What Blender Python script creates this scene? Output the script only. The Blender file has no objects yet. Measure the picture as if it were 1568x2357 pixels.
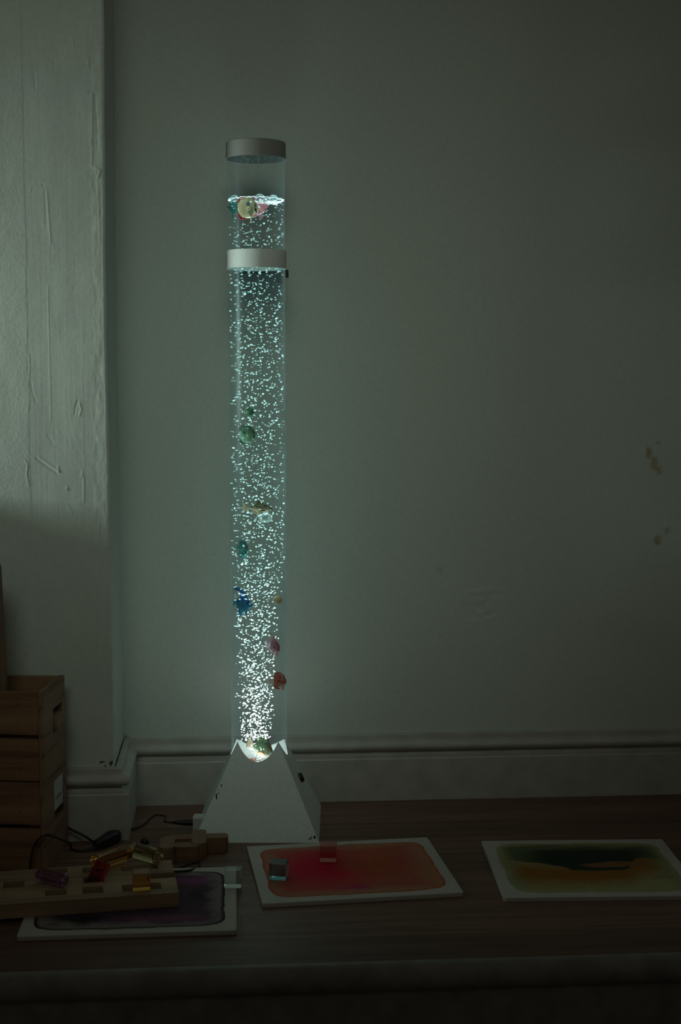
import bpy, bmesh, math, random
import numpy as np
from mathutils import Vector, Matrix, Euler, noise
random.seed(7); rng = np.random.default_rng(7)
S = bpy.context.scene; COL = S.collection
PI = math.pi
# ------------------------------------------------------------------ camera (50 mm lens, pitched down a little)
F = 2357 * 50 / 36; H = 0.80
CAMROT = Euler((math.radians(90 - 5.57), 0, math.radians(-4.1)), 'XYZ')
cam = bpy.data.cameras.new('camera'); co = bpy.data.objects.new('camera', cam); COL.objects.link(co)
co.location = (0, 0, H); co.rotation_euler = CAMROT
cam.sensor_fit = 'VERTICAL'; cam.sensor_height = 36; cam.sensor_width = 24; cam.lens = 50
cam.dof.use_dof = True; cam.dof.focus_distance = 2.47; cam.dof.aperture_fstop = 5.0
cam.clip_start = 0.02
S.camera = co
RM = CAMROT.to_matrix()
def ray(px, py): return RM @ Vector(((px - 784) / F, (1178.5 - py) / F, -1))
def onz(px, py, z=0.0):
    d = ray(px, py); return Vector((0, 0, H)) + d * ((z - H) / d.z)
def ony(px, py, y):
    d = ray(px, py); return Vector((0, 0, H)) + d * (y / d.y)
# ------------------------------------------------------------------ object helpers
def link(name, me, parent=None, m=None):
    o = bpy.data.objects.new(name, me); COL.objects.link(o)
    if m is not None:
        for x in (m if isinstance(m, (list, tuple)) else [m]): me.materials.append(x)
    if parent is not None: o.parent = parent
    return o
def thing(name, label, cat, loc=(0, 0, 0), rz=0, group=None, rot=None):
    o = bpy.data.objects.new(name, None); COL.objects.link(o); o.empty_display_size = 0.02
    o.location = loc; o.rotation_euler = rot if rot else (0, 0, rz)
    return tag(o, label, cat, group)
def tag(o, label, cat, group=None, kind=None):
    o['label'] = label; o['category'] = cat
    if group: o['group'] = group
    if kind: o['kind'] = kind
    return o
def struct(o, label=None, cat=None):
    o['kind'] = 'structure'
    if label: o['label'] = label
    if cat: o['category'] = cat
    return o
def bmobj(name, bm, m, parent=None, smooth=False):
    bmesh.ops.recalc_face_normals(bm, faces=bm.faces)
    me = bpy.data.meshes.new(name); bm.to_mesh(me); bm.free()
    if smooth: me.polygons.foreach_set('use_smooth', [True] * len(me.polygons))
    return link(name, me, parent, m)
def box(bm, x0, x1, y0, y1, z0, z1, bev=0.0, seg=2, mat=None):
    r = bmesh.ops.create_cube(bm, size=1.0, matrix=Matrix.Translation(((x0 + x1) / 2, (y0 + y1) / 2, (z0 + z1) / 2)) @ Matrix.Diagonal((x1 - x0, y1 - y0, z1 - z0, 1)))
    vs = r['verts']
    if bev:
        es = list({e for v in vs for e in v.link_edges})
        bmesh.ops.bevel(bm, geom=es, offset=bev, segments=seg, affect='EDGES', profile=0.6)
    return vs
def prism(bm, poly, z0, z1, axis='z', bev=0.0):
    """extrude a 2D polygon; axis says which coordinate is the extrusion"""
    def P(a, b, c):
        return (a, b, c) if axis == 'z' else ((a, c, b) if axis == 'y' else (c, a, b))
    lo = [bm.verts.new(P(a, b, z0)) for a, b in poly]; hi = [bm.verts.new(P(a, b, z1)) for a, b in poly]
    n = len(poly); fs = [bm.faces.new(lo[::-1]), bm.faces.new(hi)]
    for i in range(n): fs.append(bm.faces.new((lo[i], lo[(i + 1) % n], hi[(i + 1) % n], hi[i])))
    if bev:
        bmesh.ops.bevel(bm, geom=list({e for f in fs for e in f.edges}), offset=bev, segments=2, affect='EDGES', profile=0.6)
def lathe(bm, prof, n=64, closed=False):
    rings = []
    for r, z in prof:
        rings.append([bm.verts.new((r * math.cos(2 * PI * i / n), r * math.sin(2 * PI * i / n), z)) for i in range(n)] if r > 1e-6 else [bm.verts.new((0, 0, z))])
    prs = list(zip(rings[:-1], rings[1:])) + ([(rings[-1], rings[0])] if closed else [])
    for a, b in prs:
        for i in range(n):
            j = (i + 1) % n
            if len(a) == 1 and len(b) == 1: continue
            if len(a) == 1: bm.faces.new((a[0], b[j], b[i]))
            elif len(b) == 1: bm.faces.new((a[i], a[j], b[0]))
            else: bm.faces.new((a[i], a[j], b[j], b[i]))
def smooth_path(pts, k=8):
    pts = [Vector(p) for p in pts]; out = []
    for i in range(len(pts) - 1):
        p0 = pts[max(i - 1, 0)]; p1 = pts[i]; p2 = pts[i + 1]; p3 = pts[min(i + 2, len(pts) - 1)]
        for j in range(k):
            t = j / k
            out.append(0.5 * ((2 * p1) + (p2 - p0) * t + (2 * p0 - 5 * p1 + 4 * p2 - p3) * t * t + (3 * p1 - p0 - 3 * p2 + p3) * t ** 3))
    out.append(pts[-1]); return out
def tube(bm, pts, r, n=10, rad=None):
    prev = None; rings = []; up = Vector((0, 0, 1))
    for i, p in enumerate(pts):
        t = (pts[min(i + 1, len(pts) - 1)] - pts[max(i - 1, 0)]).normalized()
        if prev is None:
            a = t.cross(up) if abs(t.z) < 0.95 else t.cross(Vector((1, 0, 0)))
        else:
            a = prev - t * prev.dot(t)
        a.normalize(); b = t.cross(a); prev = a
        rr = rad(i / (len(pts) - 1)) if rad else r
        rings.append([bm.verts.new(p + (a * math.cos(2 * PI * k / n) + b * math.sin(2 * PI * k / n)) * rr) for k in range(n)])
    for A, B in zip(rings[:-1], rings[1:]):
        for k in range(n): bm.faces.new((A[k], A[(k + 1) % n], B[(k + 1) % n], B[k]))
    bm.faces.new(rings[0][::-1]); bm.faces.new(rings[-1])
def grid_mesh(name, X, Y, Z, parent=None, m=None, smooth=True, col=None):
    """X, Y, Z: 2D arrays of vertex coordinates"""
    h, w = X.shape
    co_ = np.stack([X, Y, Z], -1).reshape(-1, 3).astype(np.float32)
    idx = np.arange(h * w).reshape(h, w)
    q = np.stack([idx[:-1, :-1], idx[:-1, 1:], idx[1:, 1:], idx[1:, :-1]], -1).reshape(-1, 4)
    me = bpy.data.meshes.new(name)
    me.vertices.add(len(co_)); me.vertices.foreach_set('co', co_.ravel())
    me.loops.add(q.size); me.loops.foreach_set('vertex_index', q.ravel().astype(np.int32))
    me.polygons.add(len(q)); me.polygons.foreach_set('loop_start', np.arange(0, q.size, 4, dtype=np.int32))
    me.polygons.foreach_set('loop_total', np.full(len(q), 4, dtype=np.int32))
    me.update(calc_edges=True); me.validate()
    if smooth: me.polygons.foreach_set('use_smooth', [True] * len(me.polygons))
    if col is not None: set_col(me, col.reshape(-1, 3))
    return link(name, me, parent, m)
def set_col(me, c):
    at = me.color_attributes.new('paint', 'FLOAT_COLOR', 'POINT')
    a = np.ones((len(c), 4), np.float32); a[:, :3] = c; at.data.foreach_set('color', a.ravel())
def vnoise(x, y, seed=0):
    """smooth 2D value noise, numpy"""
    t = np.random.default_rng(seed).random((256, 256))
    xi = np.floor(x).astype(int); yi = np.floor(y).astype(int); fx = x - xi; fy = y - yi
    fx = fx * fx * (3 - 2 * fx); fy = fy * fy * (3 - 2 * fy)
    g = lambda a, b: t[a % 256, b % 256]
    return (g(xi, yi) * (1 - fx) + g(xi + 1, yi) * fx) * (1 - fy) + (g(xi, yi + 1) * (1 - fx) + g(xi + 1, yi + 1) * fx) * fy * 1.0 - 0.5
def fbm(x, y, o=4, seed=0):
    return sum(vnoise(x * 2 ** k + 17 * k, y * 2 ** k + 31 * k, seed + k) / 2 ** k for k in range(o))
def smst(a, b, x):
    t = np.clip((x - a) / (b - a), 0, 1); return t * t * (3 - 2 * t)
# ------------------------------------------------------------------ materials
def mat(name):
    m = bpy.data.materials.new(name); m.use_nodes = True; nt = m.node_tree
    return m, nt, nt.nodes['Principled BSDF'], nt.nodes['Material Output']
def N(nt, t, **k):
    n = nt.nodes.new(t)
    for a, b in k.items():
        if a in n.inputs: n.inputs[a].default_value = b
        else: setattr(n, a, b)
    return n
def coords(nt, scale=(1, 1, 1), which='Object'):
    tc = N(nt, 'ShaderNodeTexCoord'); mp = N(nt, 'ShaderNodeMapping'); mp.inputs['Scale'].default_value = scale
    nt.links.new(tc.outputs[which], mp.inputs['Vector']); return mp.outputs['Vector']
def ramp(nt, fac, stops):
    r = N(nt, 'ShaderNodeValToRGB'); e = r.color_ramp.elements
    while len(e) < len(stops): e.new(0.5)
    for i, (p, c) in enumerate(stops): e[i].position = p; e[i].color = (*c, 1)
    nt.links.new(fac, r.inputs['Fac']); return r.outputs['Color']
def bump(nt, h, b, strength=0.2, dist=0.002):
    n = N(nt, 'ShaderNodeBump'); n.inputs['Strength'].default_value = strength; n.inputs['Distance'].default_value = dist
    nt.links.new(h, n.inputs['Height']); nt.links.new(n.outputs['Normal'], b.inputs['Normal'])
def plain(name, c, rough=0.5, metal=0.0, nscale=60, var=0.12, bmp=0.0, spec=0.5, bscale=None):
    m, nt, b, o = mat(name)
    tx = N(nt, 'ShaderNodeTexNoise'); tx.inputs['Scale'].default_value = nscale; tx.inputs['Detail'].default_value = 5
    nt.links.new(coords(nt), tx.inputs['Vector'])
    c0 = tuple(x * (1 - var) for x in c); c1 = tuple(min(1, x * (1 + var)) for x in c)
    nt.links.new(ramp(nt, tx.outputs['Fac'], [(0.3, c0), (0.7, c1)]), b.inputs['Base Color'])
    b.inputs['Roughness'].default_value = rough; b.inputs['Metallic'].default_value = metal; b.inputs['Specular IOR Level'].default_value = spec
    if bmp:
        t2 = tx
        if bscale:
            t2 = N(nt, 'ShaderNodeTexNoise'); t2.inputs['Scale'].default_value = bscale; nt.links.new(coords(nt), t2.inputs['Vector'])
        bump(nt, t2.outputs['Fac'], b, bmp, 0.001)
    return m
def painted(name, rough=0.5, nscale=400, var=0.06, spec=0.5, coat=0.0, bmp=0.0):
    """colour from the mesh's own paint attribute, broken up by noise"""
    m, nt, b, o = mat(name)
    at = N(nt, 'ShaderNodeAttribute', attribute_name='paint')
    tx = N(nt, 'ShaderNodeTexNoise'); tx.inputs['Scale'].default_value = nscale; nt.links.new(coords(nt), tx.inputs['Vector'])
    mx = N(nt, 'ShaderNodeMix', data_type='RGBA', blend_type='MULTIPLY'); mx.inputs[0].default_value = 1
    nt.links.new(at.outputs['Color'], mx.inputs[6])
    nt.links.new(ramp(nt, tx.outputs['Fac'], [(0.3, (1 - var,) * 3), (0.7, (1 + var,) * 3)]), mx.inputs[7])
    nt.links.new(mx.outputs[2], b.inputs['Base Color'])
    b.inputs['Roughness'].default_value = rough; b.inputs['Specular IOR Level'].default_value = spec; b.inputs['Coat Weight'].default_value = coat
    if bmp: bump(nt, tx.outputs['Fac'], b, bmp, 0.001)
    return m
def wood(name, dark, light, axis=0, scale=1.0, rough=0.55, ring=1.0):
    m, nt, b, o = mat(name)
    sc = [22 * scale] * 3; sc[axis] = 1.6 * scale
    v = coords(nt, tuple(sc))
    t1 = N(nt, 'ShaderNodeTexNoise'); t1.inputs['Scale'].default_value = 1.6; t1.inputs['Detail'].default_value = 6; t1.inputs['Distortion'].default_value = 0.6 * ring
    nt.links.new(v, t1.inputs['Vector'])
    sc2 = [420 * scale] * 3; sc2[axis] = 9 * scale
    t2 = N(nt, 'ShaderNodeTexNoise'); t2.inputs['Scale'].default_value = 1; t2.inputs['Detail'].default_value = 2
    nt.links.new(coords(nt, tuple(sc2)), t2.inputs['Vector'])
    mx = N(nt, 'ShaderNodeMath', operation='MULTIPLY_ADD'); mx.inputs[1].default_value = 0.35
    nt.links.new(t2.outputs['Fac'], mx.inputs[0]); nt.links.new(t1.outputs['Fac'], mx.inputs[2])
    mid = tuple((a + c) / 2 for a, c in zip(dark, light))
    nt.links.new(ramp(nt, mx.outputs[0], [(0.45, dark), (0.62, mid), (0.85, light)]), b.inputs['Base Color'])
    b.inputs['Roughness'].default_value = rough; b.inputs['Specular IOR Level'].default_value = 0.3
    bump(nt, mx.outputs[0], b, 0.25, 0.0008)
    return m
def acrylic(name, c, rough=0.04, ior=1.49):
    m, nt, b, o = mat(name)
    tx = N(nt, 'ShaderNodeTexNoise'); tx.inputs['Scale'].default_value = 30; nt.links.new(coords(nt), tx.inputs['Vector'])
    nt.links.new(ramp(nt, tx.outputs['Fac'], [(0.3, tuple(x * 0.95 for x in c)), (0.7, c)]), b.inputs['Base Color'])
    b.inputs['Transmission Weight'].default_value = 1; b.inputs['Roughness'].default_value = rough; b.inputs['IOR'].default_value = ior
    return m
def film(name, tint, edge, edge_w=0.35, base_w=0.02, rough=0.15, diff=0.5, blend=0.3):
    """thin clear skin (tube wall, bubble film): see-through face-on, catching light towards its rim"""
    m, nt, b, o = mat(name); nt.nodes.remove(b)
    tr = N(nt, 'ShaderNodeBsdfTransparent', Color=(*tint, 1))
    gl = N(nt, 'ShaderNodeBsdfGlossy', Color=(*edge, 1), Roughness=rough)
    df = N(nt, 'ShaderNodeBsdfTranslucent', Color=(*edge, 1))
    mg = N(nt, 'ShaderNodeMixShader', Fac=diff); nt.links.new(gl.outputs[0], mg.inputs[1]); nt.links.new(df.outputs[0], mg.inputs[2])
    lw = N(nt, 'ShaderNodeLayerWeight', Blend=blend)
    ns = N(nt, 'ShaderNodeTexNoise', Scale=90.0); nt.links.new(coords(nt), ns.inputs['Vector'])
    mr = N(nt, 'ShaderNodeMapRange'); mr.inputs['To Min'].default_value = base_w; mr.inputs['To Max'].default_value = edge_w
    nt.links.new(lw.outputs['Facing'], mr.inputs['Value'])
    mu = N(nt, 'ShaderNodeMath', operation='MULTIPLY_ADD'); mu.inputs[1].default_value = base_w; nt.links.new(ns.outputs['Fac'], mu.inputs[0]); nt.links.new(mr.outputs[0], mu.inputs[2])
    mx = N(nt, 'ShaderNodeMixShader'); nt.links.new(mu.outputs[0], mx.inputs[0]); nt.links.new(tr.outputs[0], mx.inputs[1]); nt.links.new(mg.outputs[0], mx.inputs[2])
    nt.links.new(mx.outputs[0], o.inputs['Surface'])
    return m
W = (0.57, 0.60, 0.555)          # old off-white wall paint
M = {}
M['wall'] = painted('wall_paint', rough=0.75, nscale=140, var=0.035, spec=0.25, bmp=0.12)
M['trim'] = plain('trim_paint', (0.46, 0.44, 0.405), 0.45, nscale=25, var=0.12, bmp=0.25, bscale=180, spec=0.4)
M['nosing'] = plain('ledge_paint', (0.24, 0.235, 0.215), 0.5, nscale=30, var=0.2, bmp=0.2, bscale=90, spec=0.35)
M['silver'] = plain('satin_silver', (0.80, 0.89, 0.90), 0.45, 0.0, nscale=200, var=0.05, bmp=0.05, bscale=1500)
M['silver2'] = plain('silver_plastic', (0.60, 0.60, 0.585), 0.42, 0.1, nscale=200, var=0.05)
M['capm'] = plain('grey_cap', (0.27, 0.265, 0.25), 0.6, 0.0, nscale=200, var=0.05)
M['collarm'] = plain('silver_collar', (0.74, 0.77, 0.76), 0.62, 0.0, nscale=200, var=0.05)
M['black'] = plain('black_rubber', (0.012, 0.012, 0.013), 0.45, nscale=80, var=0.2)
M['chip'] = plain('bare_dark_chip', (0.02, 0.018, 0.015), 0.9)
M['crate'] = wood('pine_crate_wood', (0.13, 0.062, 0.032), (0.33, 0.18, 0.10), axis=0, scale=1.0)
M['crate_end'] = wood('pine_end_wood', (0.15, 0.08, 0.046), (0.36, 0.22, 0.135), axis=1)
M['plank'] = wood('plank_wood', (0.09, 0.052, 0.03), (0.25, 0.155, 0.10), axis=2)
M['board'] = wood('light_board_wood', (0.19, 0.124, 0.076), (0.42, 0.29, 0.18), axis=0, scale=0.9, ring=1.6)
M['puzzle'] = wood('brown_puzzle_wood', (0.13, 0.065, 0.037), (0.27, 0.15, 0.09), axis=0)
M['puzzle2'] = wood('brown_puzzle_wood_cross', (0.14, 0.075, 0.043), (0.30, 0.18, 0.11), axis=1)
M['label'] = plain('paper_label', (0.55, 0.55, 0.52), 0.7)
M['tile'] = plain('tile_white', (0.52, 0.49, 0.44), 0.6, nscale=300, var=0.06, bmp=0.2, bscale=900)
M['gel'] = painted('coloured_gel', rough=0.6, nscale=220, var=0.12, spec=0.05)
M['toy'] = painted('toy_plastic', rough=0.32, nscale=300, var=0.05, spec=0.5)
M['redtoy'] = plain('dark_red_plastic', (0.16, 0.012, 0.012), 0.4)
# floor boards
def floor_mat():
    m, nt, b, o = mat('dark_floor_boards')
    v = coords(nt)
    br = N(nt, 'ShaderNodeTexBrick', offset=0.37, offset_frequency=2)
    br.inputs['Scale'].default_value = 1; br.inputs['Brick Width'].default_value = 1.25; br.inputs['Row Height'].default_value = 0.085
    br.inputs['Mortar Size'].default_value = 0.0007; br.inputs['Mortar Smooth'].default_value = 0.3; br.inputs['Bias'].default_value = 0
    br.inputs['Color1'].default_value = (0.62, 0.62, 0.62, 1); br.inputs['Color2'].default_value = (1.0, 1.0, 1.0, 1); br.inputs['Mortar'].default_value = (0.3, 0.3, 0.3, 1)
    nt.links.new(v, br.inputs['Vector'])
    t1 = N(nt, 'ShaderNodeTexNoise', Scale=1.0, Detail=7.0, Distortion=0.5); nt.links.new(coords(nt, (3.5, 55, 20)), t1.inputs['Vector'])
    t2 = N(nt, 'ShaderNodeTexNoise', Scale=1.0, Detail=3.0); nt.links.new(coords(nt, (14, 500, 100)), t2.inputs['Vector'])
    ad = N(nt, 'ShaderNodeMath', operation='MULTIPLY_ADD'); ad.inputs[1].default_value = 0.4
    nt.links.new(t2.outputs['Fac'], ad.inputs[0]); nt.links.new(t1.outputs['Fac'], ad.inputs[2])
    c = ramp(nt, ad.outputs[0], [(0.42, (0.14, 0.072, 0.047)), (0.62, (0.195, 0.103, 0.069)), (0.88, (0.27, 0.155, 0.11))])
    mx = N(nt, 'ShaderNodeMix', data_type='RGBA', blend_type='MULTIPLY'); mx.inputs[0].default_value = 1
    nt.links.new(c, mx.inputs[6]); nt.links.new(br.outputs['Color'], mx.inputs[7]); nt.links.new(mx.outputs[2], b.inputs['Base Color'])
    b.inputs['Roughness'].default_value = 0.5; b.inputs['Specular IOR Level'].default_value = 0.3
    bump(nt, ad.outputs[0], b, 0.2, 0.0006); return m
M['floor'] = floor_mat()
# bubble lamp materials
M['tube'] = film('clear_acrylic_tube', (0.95, 0.975, 0.975), (0.62, 0.80, 0.86), 0.30, 0.012, 0.32, 0.75, 0.22)
M['hose'] = film('clear_hose', (0.9, 0.94, 0.95), (0.8, 0.95, 1.0), 0.6, 0.05, 0.1, 0.5, 0.4)
M['dome'] = film('bubble_film', (0.93, 0.97, 0.97), (0.85, 1.0, 1.0), 1.0, 0.03, 0.08, 0.8, 0.5)
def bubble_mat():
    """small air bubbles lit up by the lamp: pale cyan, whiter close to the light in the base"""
    m, nt, b, o = mat('self_glowing_bubbles'); nt.nodes.remove(b)
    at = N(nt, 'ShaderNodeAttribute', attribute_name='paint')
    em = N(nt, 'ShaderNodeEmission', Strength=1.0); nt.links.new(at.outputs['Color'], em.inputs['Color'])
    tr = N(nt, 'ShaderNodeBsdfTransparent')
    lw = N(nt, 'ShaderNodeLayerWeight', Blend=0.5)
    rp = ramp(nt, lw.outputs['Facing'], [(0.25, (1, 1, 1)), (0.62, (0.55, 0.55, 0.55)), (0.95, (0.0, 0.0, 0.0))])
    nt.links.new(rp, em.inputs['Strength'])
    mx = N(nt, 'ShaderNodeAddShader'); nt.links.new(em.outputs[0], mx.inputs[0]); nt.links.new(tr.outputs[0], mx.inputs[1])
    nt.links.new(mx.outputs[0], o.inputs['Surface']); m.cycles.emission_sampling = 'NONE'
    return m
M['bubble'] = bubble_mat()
def glow(name, c, s):
    m, nt, b, o = mat(name)
    tx = N(nt, 'ShaderNodeTexNoise', Scale=40.0); nt.links.new(coords(nt), tx.inputs['Vector'])
    nt.links.new(ramp(nt, tx.outputs['Fac'], [(0.3, tuple(x * 0.85 for x in c)), (0.7, c)]), b.inputs['Emission Color'])
    b.inputs['Emission Strength'].default_value = s; b.inputs['Base Color'].default_value = (0.8, 0.8, 0.78, 1); return m
M['led'] = glow('led_diffuser', (1.0, 0.97, 0.88), 1.3)
# ------------------------------------------------------------------ the room
YW = 2.62; YP = 2.425; XP = -0.2185       # back wall, pier face, pier corner
def strokes_field(X, Z, strokes, y):
    d = np.zeros_like(X)
    for pts, amp, wid in strokes:
        P = [ony(px, py, y) for px, py in pts]
        best = np.full(X.shape, 9.0)
        for a, b in zip(P[:-1], P[1:]):
            ax, az, bx, bz = a.x, a.z, b.x, b.z; L = (bx - ax) ** 2 + (bz - az) ** 2 + 1e-12
            t = np.clip(((X - ax) * (bx - ax) + (Z - az) * (bz - az)) / L, 0, 1)
            best = np.minimum(best, np.hypot(X - ax - t * (bx - ax), Z - az - t * (bz - az)))
        d += amp * np.exp(-(best / wid) ** 2)
    return d
def blobs(X, Z, lst, y):
    m = np.zeros_like(X)
    for px, py, rx, ry, s in lst:
        p = ony(px, py, y)
        q = np.hypot((X - p.x) / (rx / 1360), (Z - p.z) / (ry / 1360)) + 0.9 * fbm(X * 260, Z * 260, 3, int(px))
        m = np.maximum(m, s * (1 - smst(0.6, 1.0, q)))
    return m
# pier face with its trowelled plaster
xs = np.concatenate([[-0.95, -0.7, -0.5], np.arange(-0.445, XP - 0.003, 0.0013)]); xs = np.append(xs, [XP - 0.0022, XP - 0.0008, XP])
zs = np.concatenate([np.arange(0.0, 1.5, 0.0016), [1.55, 1.7, 2.0, 2.5]])
X, Z = np.meshgrid(xs, zs)
strokes = [
 ([(176, 206), (185, 208), (200, 215), (215, 218), (226, 211), (238, 209)], 0.0006, 0.0012), ([(78, 165), (82, 205)], -0.0006, 0.0018), ([(208, 130), (209, 157)], -0.0005, 0.0013),
 ([(204, 138), (202, 148)], 0.0007, 0.0015), ([(167, 85), (169, 105)], 0.0006, 0.0012), ([(113, 134), (128, 142)], -0.0005, 0.0014), ([(227, 186), (233, 193)], 0.0007, 0.0012),
 ([(211, 218), (212, 300), (211, 380)], 0.0006, 0.0017), ([(218, 216), (222, 270), (225, 332)], -0.0007, 0.0018), ([(208, 328), (224, 328), (240, 330)], -0.0008, 0.0016),
 ([(210, 383), (225, 385), (241, 386)], 0.0012, 0.0017), ([(218, 387), (230, 392), (226, 408)], 0.0014, 0.0014), ([(222, 395), (228, 480), (232, 560)], 0.0005, 0.002),
 ([(209, 320), (208, 334)], 0.0009, 0.0013), ([(98, 424), (101, 428)], -0.0008, 0.0016), ([(72, 430), (70, 441)], 0.0006, 0.0014), ([(108, 440), (112, 500), (117, 562)], 0.0007, 0.0014), ([(104, 440), (107, 520)], -0.0004, 0.0014),
 ([(110, 660), (113, 780), (115, 880), (117, 970)], 0.0005, 0.0016), ([(150, 700), (152, 900), (153, 1050)], 0.0003, 0.0014), ([(190, 740), (190, 1040)], 0.0003, 0.0013),
 ([(85, 1055), (110, 1074), (135, 1091)], -0.0013, 0.0022), ([(88, 1053), (112, 1070), (135, 1085)], 0.0008, 0.0025), ([(135, 1092), (134, 1074)], 0.0010, 0.0014),
 ([(187, 1098), (189, 1084), (193, 1105), (193, 1155)], 0.0007, 0.0014), ([(172, 955), (173, 940), (179, 922)], -0.0009, 0.0013), ([(183, 926), (187, 943), (183, 957)], 0.0010, 0.0012),
 ([(154, 1121), (156, 1128)], 0.0010, 0.0018), ([(153, 1160), (166, 1181)], 0.0006, 0.0012), ([(70, 1220), (72, 1245), (78, 1266)], 0.0004, 0.0014), ([(145, 1277), (148, 1265), (151, 1254)], 0.0008, 0.0013),
 ([(228, 1307), (240, 1291), (254, 1273)], 0.0010, 0.0013), ([(234, 1297), (246, 1284)], -0.0007, 0.0014), ([(71, 880), (76, 905), (83, 926)], -0.0006, 0.0014), ([(130, 992), (136, 996)], 0.0006, 0.0011),
 ([(160, 950), (172, 1005), (200, 1065), (232, 1115)], 0.0003, 0.0012), ([(152, 960), (168, 1040), (205, 1110)], 0.0003, 0.0012), ([(172, 945), (185, 990), (215, 1050), (245, 1100)], 0.0003, 0.0012),
 ([(180, 1000), (205, 1060), (240, 1112)], -0.0003, 0.0012), ([(210, 940), (222, 1000), (245, 1060)], 0.0003, 0.0012), ([(227, 1205), (228, 1290)], 0.0004, 0.0014),
 ([(66, 815), (68, 840), (65, 885), (67, 920), (65, 945)], 0.0006, 0.0012), ([(57, 1060), (64, 1068), (61, 1090), (66, 1118)], 0.0009, 0.0012), ([(110, 1000), (125, 1025), (140, 1030)], -0.0004, 0.002)]
pe = ony(66, 900, YP).x
wob = 0.004 * fbm(Z * 9, Z * 0 + 3.3, 3, 5)
left = 1 - smst(pe + wob - 0.0006, pe + wob + 0.0006, X)
fade = smst(0.35, 0.8, Z)
disp = left * (0.00021 * fbm(X * 520, Z * 520, 2, 11) + 0.0002)
disp += (1 - left) * (0.00007 * fbm(X * 520, Z * 9, 2, 21) + 0.00007 * fbm(X * 330, Z * 330, 2, 23))
disp += 0.0011 * fbm(X * 13, Z * 6, 3, 31) + 0.55 * strokes_field(X, Z, [(p_, a_ * (0.45 if abs(a_) < 0.00031 else 1), w_ * 0.75) for p_, a_, w_ in strokes], YP)
disp += 0.0004 * smst(-0.247, -0.238, X) * fbm(X * 120, Z * 45, 3, 41)
disp *= np.where(X < -0.46, 0, 1)
edge = 0.0011 * fbm(Z * 14, Z * 0 + 1.7, 4, 51) + 0.0035 * fbm(Z * 2.2, Z * 0 + 8.1, 2, 57)
Xd = X + edge * smst(XP - 0.03, XP, X)
rnd = np.where(X > XP - 0.0019, 0.0, 1) * 0 + smst(XP - 0.0026, XP, X) * 0.0016
Yd = YP - disp + rnd
hole = blobs(X, Z, [(257, 1757, 5, 8, 1), (235, 1754, 7, 3, 1), (243, 1763, 4, 3, 1), (155, 1126, 2, 5, .6)], YP)
base = np.array(W)[None, None, :] * (1 + 0.05 * fbm(X * 18, Z * 18, 3, 61))[..., None]
cpier = base * (1 - hole[..., None]) + hole[..., None] * np.array([0.05, 0.045, 0.038])
# corner return of the pier, joined to the same mesh: columns added behind the corner
dep = np.array([0.0018, 0.004, 0.012, 0.03, 0.06, 0.09, 0.12, 0.15, 0.175, YW - YP + 0.01])
Xs = np.repeat((Xd[:, -1:] + 0.0006), len(dep), 1) + 0.001 * fbm(np.repeat(zs[:, None], len(dep), 1) * 20, np.repeat(dep[None], len(zs), 0) * 25, 3, 71) * smst(0.0, 0.02, dep)[None]
Ys = np.repeat((YP + dep + 0.0012)[None], len(zs), 0); Zs = np.repeat(zs[:, None], len(dep), 1)
cs = np.repeat(np.repeat(np.array(W)[None, None], len(zs), 0), len(dep), 1)
grid_o = grid_mesh('wall_left', np.hstack([Xd, Xs]), np.hstack([Yd, Ys]), np.hstack([Z, Zs]), None, M['wall'], True, np.concatenate([cpier, cs], 1))
struct(grid_o, 'pale plastered pier on the left with trowel marks and chipped corner', 'wall')
# back wall
xs = np.concatenate([[XP - 0.02], np.arange(XP, 0.93, 0.0036), [1.1, 1.6, 2.2]]); zs = np.concatenate([np.arange(0, 1.54, 0.0036), [1.7, 2.5]])
X, Z = np.meshgrid(xs, zs)
pc = ony(1115, 1392, YW)
msk = 1 - smst(0.5, 1.0, np.hypot((X - pc.x) / 0.052, (Z - pc.z) / 0.042))
d = 0.0011 * fbm(X * 7, Z * 7, 3, 3) + msk * (0.0024 * fbm(X * 60, Z * 130, 3, 8))
d += strokes_field(X, Z, [([(1060, 1390), (1070, 1368), (1100, 1362), (1130, 1356), (1150, 1358)], 0.0010, 0.003), ([(1080, 1432), (1105, 1430), (1140, 1420), (1160, 1400)], 0.001, 0.003),
    ([(680, 775), (705, 755), (728, 735)], 0.0007, 0.0025), ([(880, 1085), (876, 1060), (884, 1045)], 0.0006, 0.0025)], YW)
d += 0.0009 * blobs(X, Z, [(911, 1553, 6, 6, 1), (1463, 1292, 5, 5, 1), (283, 830, 4, 4, 1)], YW)
st = blobs(X, Z, [(1492, 1042, 9, 16, 1), (1505, 1065, 10, 22, .9), (1517, 1083, 8, 14, .9), (1515, 1020, 5, 7, .8), (1512, 1245, 11, 14, 1), (1536, 1222, 8, 10, .7), (1012, 1313, 14, 12, .28), (1309, 1271, 3, 4, .8), (494, 1276, 3, 3, .8)], YW)
d += 0.0006 * st
base = np.array(W)[None, None, :] * (1 + 0.03 * fbm(X * 5, Z * 5, 4, 77))[..., None]
grime = blobs(X, Z, [(288, 1700, 9, 12, .8), (284, 1712, 7, 9, .8)], YW)
c = base * (1 - 0.85 * st[..., None]) + 0.85 * st[..., None] * np.array([0.40, 0.30, 0.18])
c = c * (1 - 0.6 * grime[..., None])
struct(grid_mesh('wall_back', X, YW - d, Z, None, M['wall'], True, c), 'pale back wall with faint stains behind the bubble lamp', 'wall')
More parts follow.
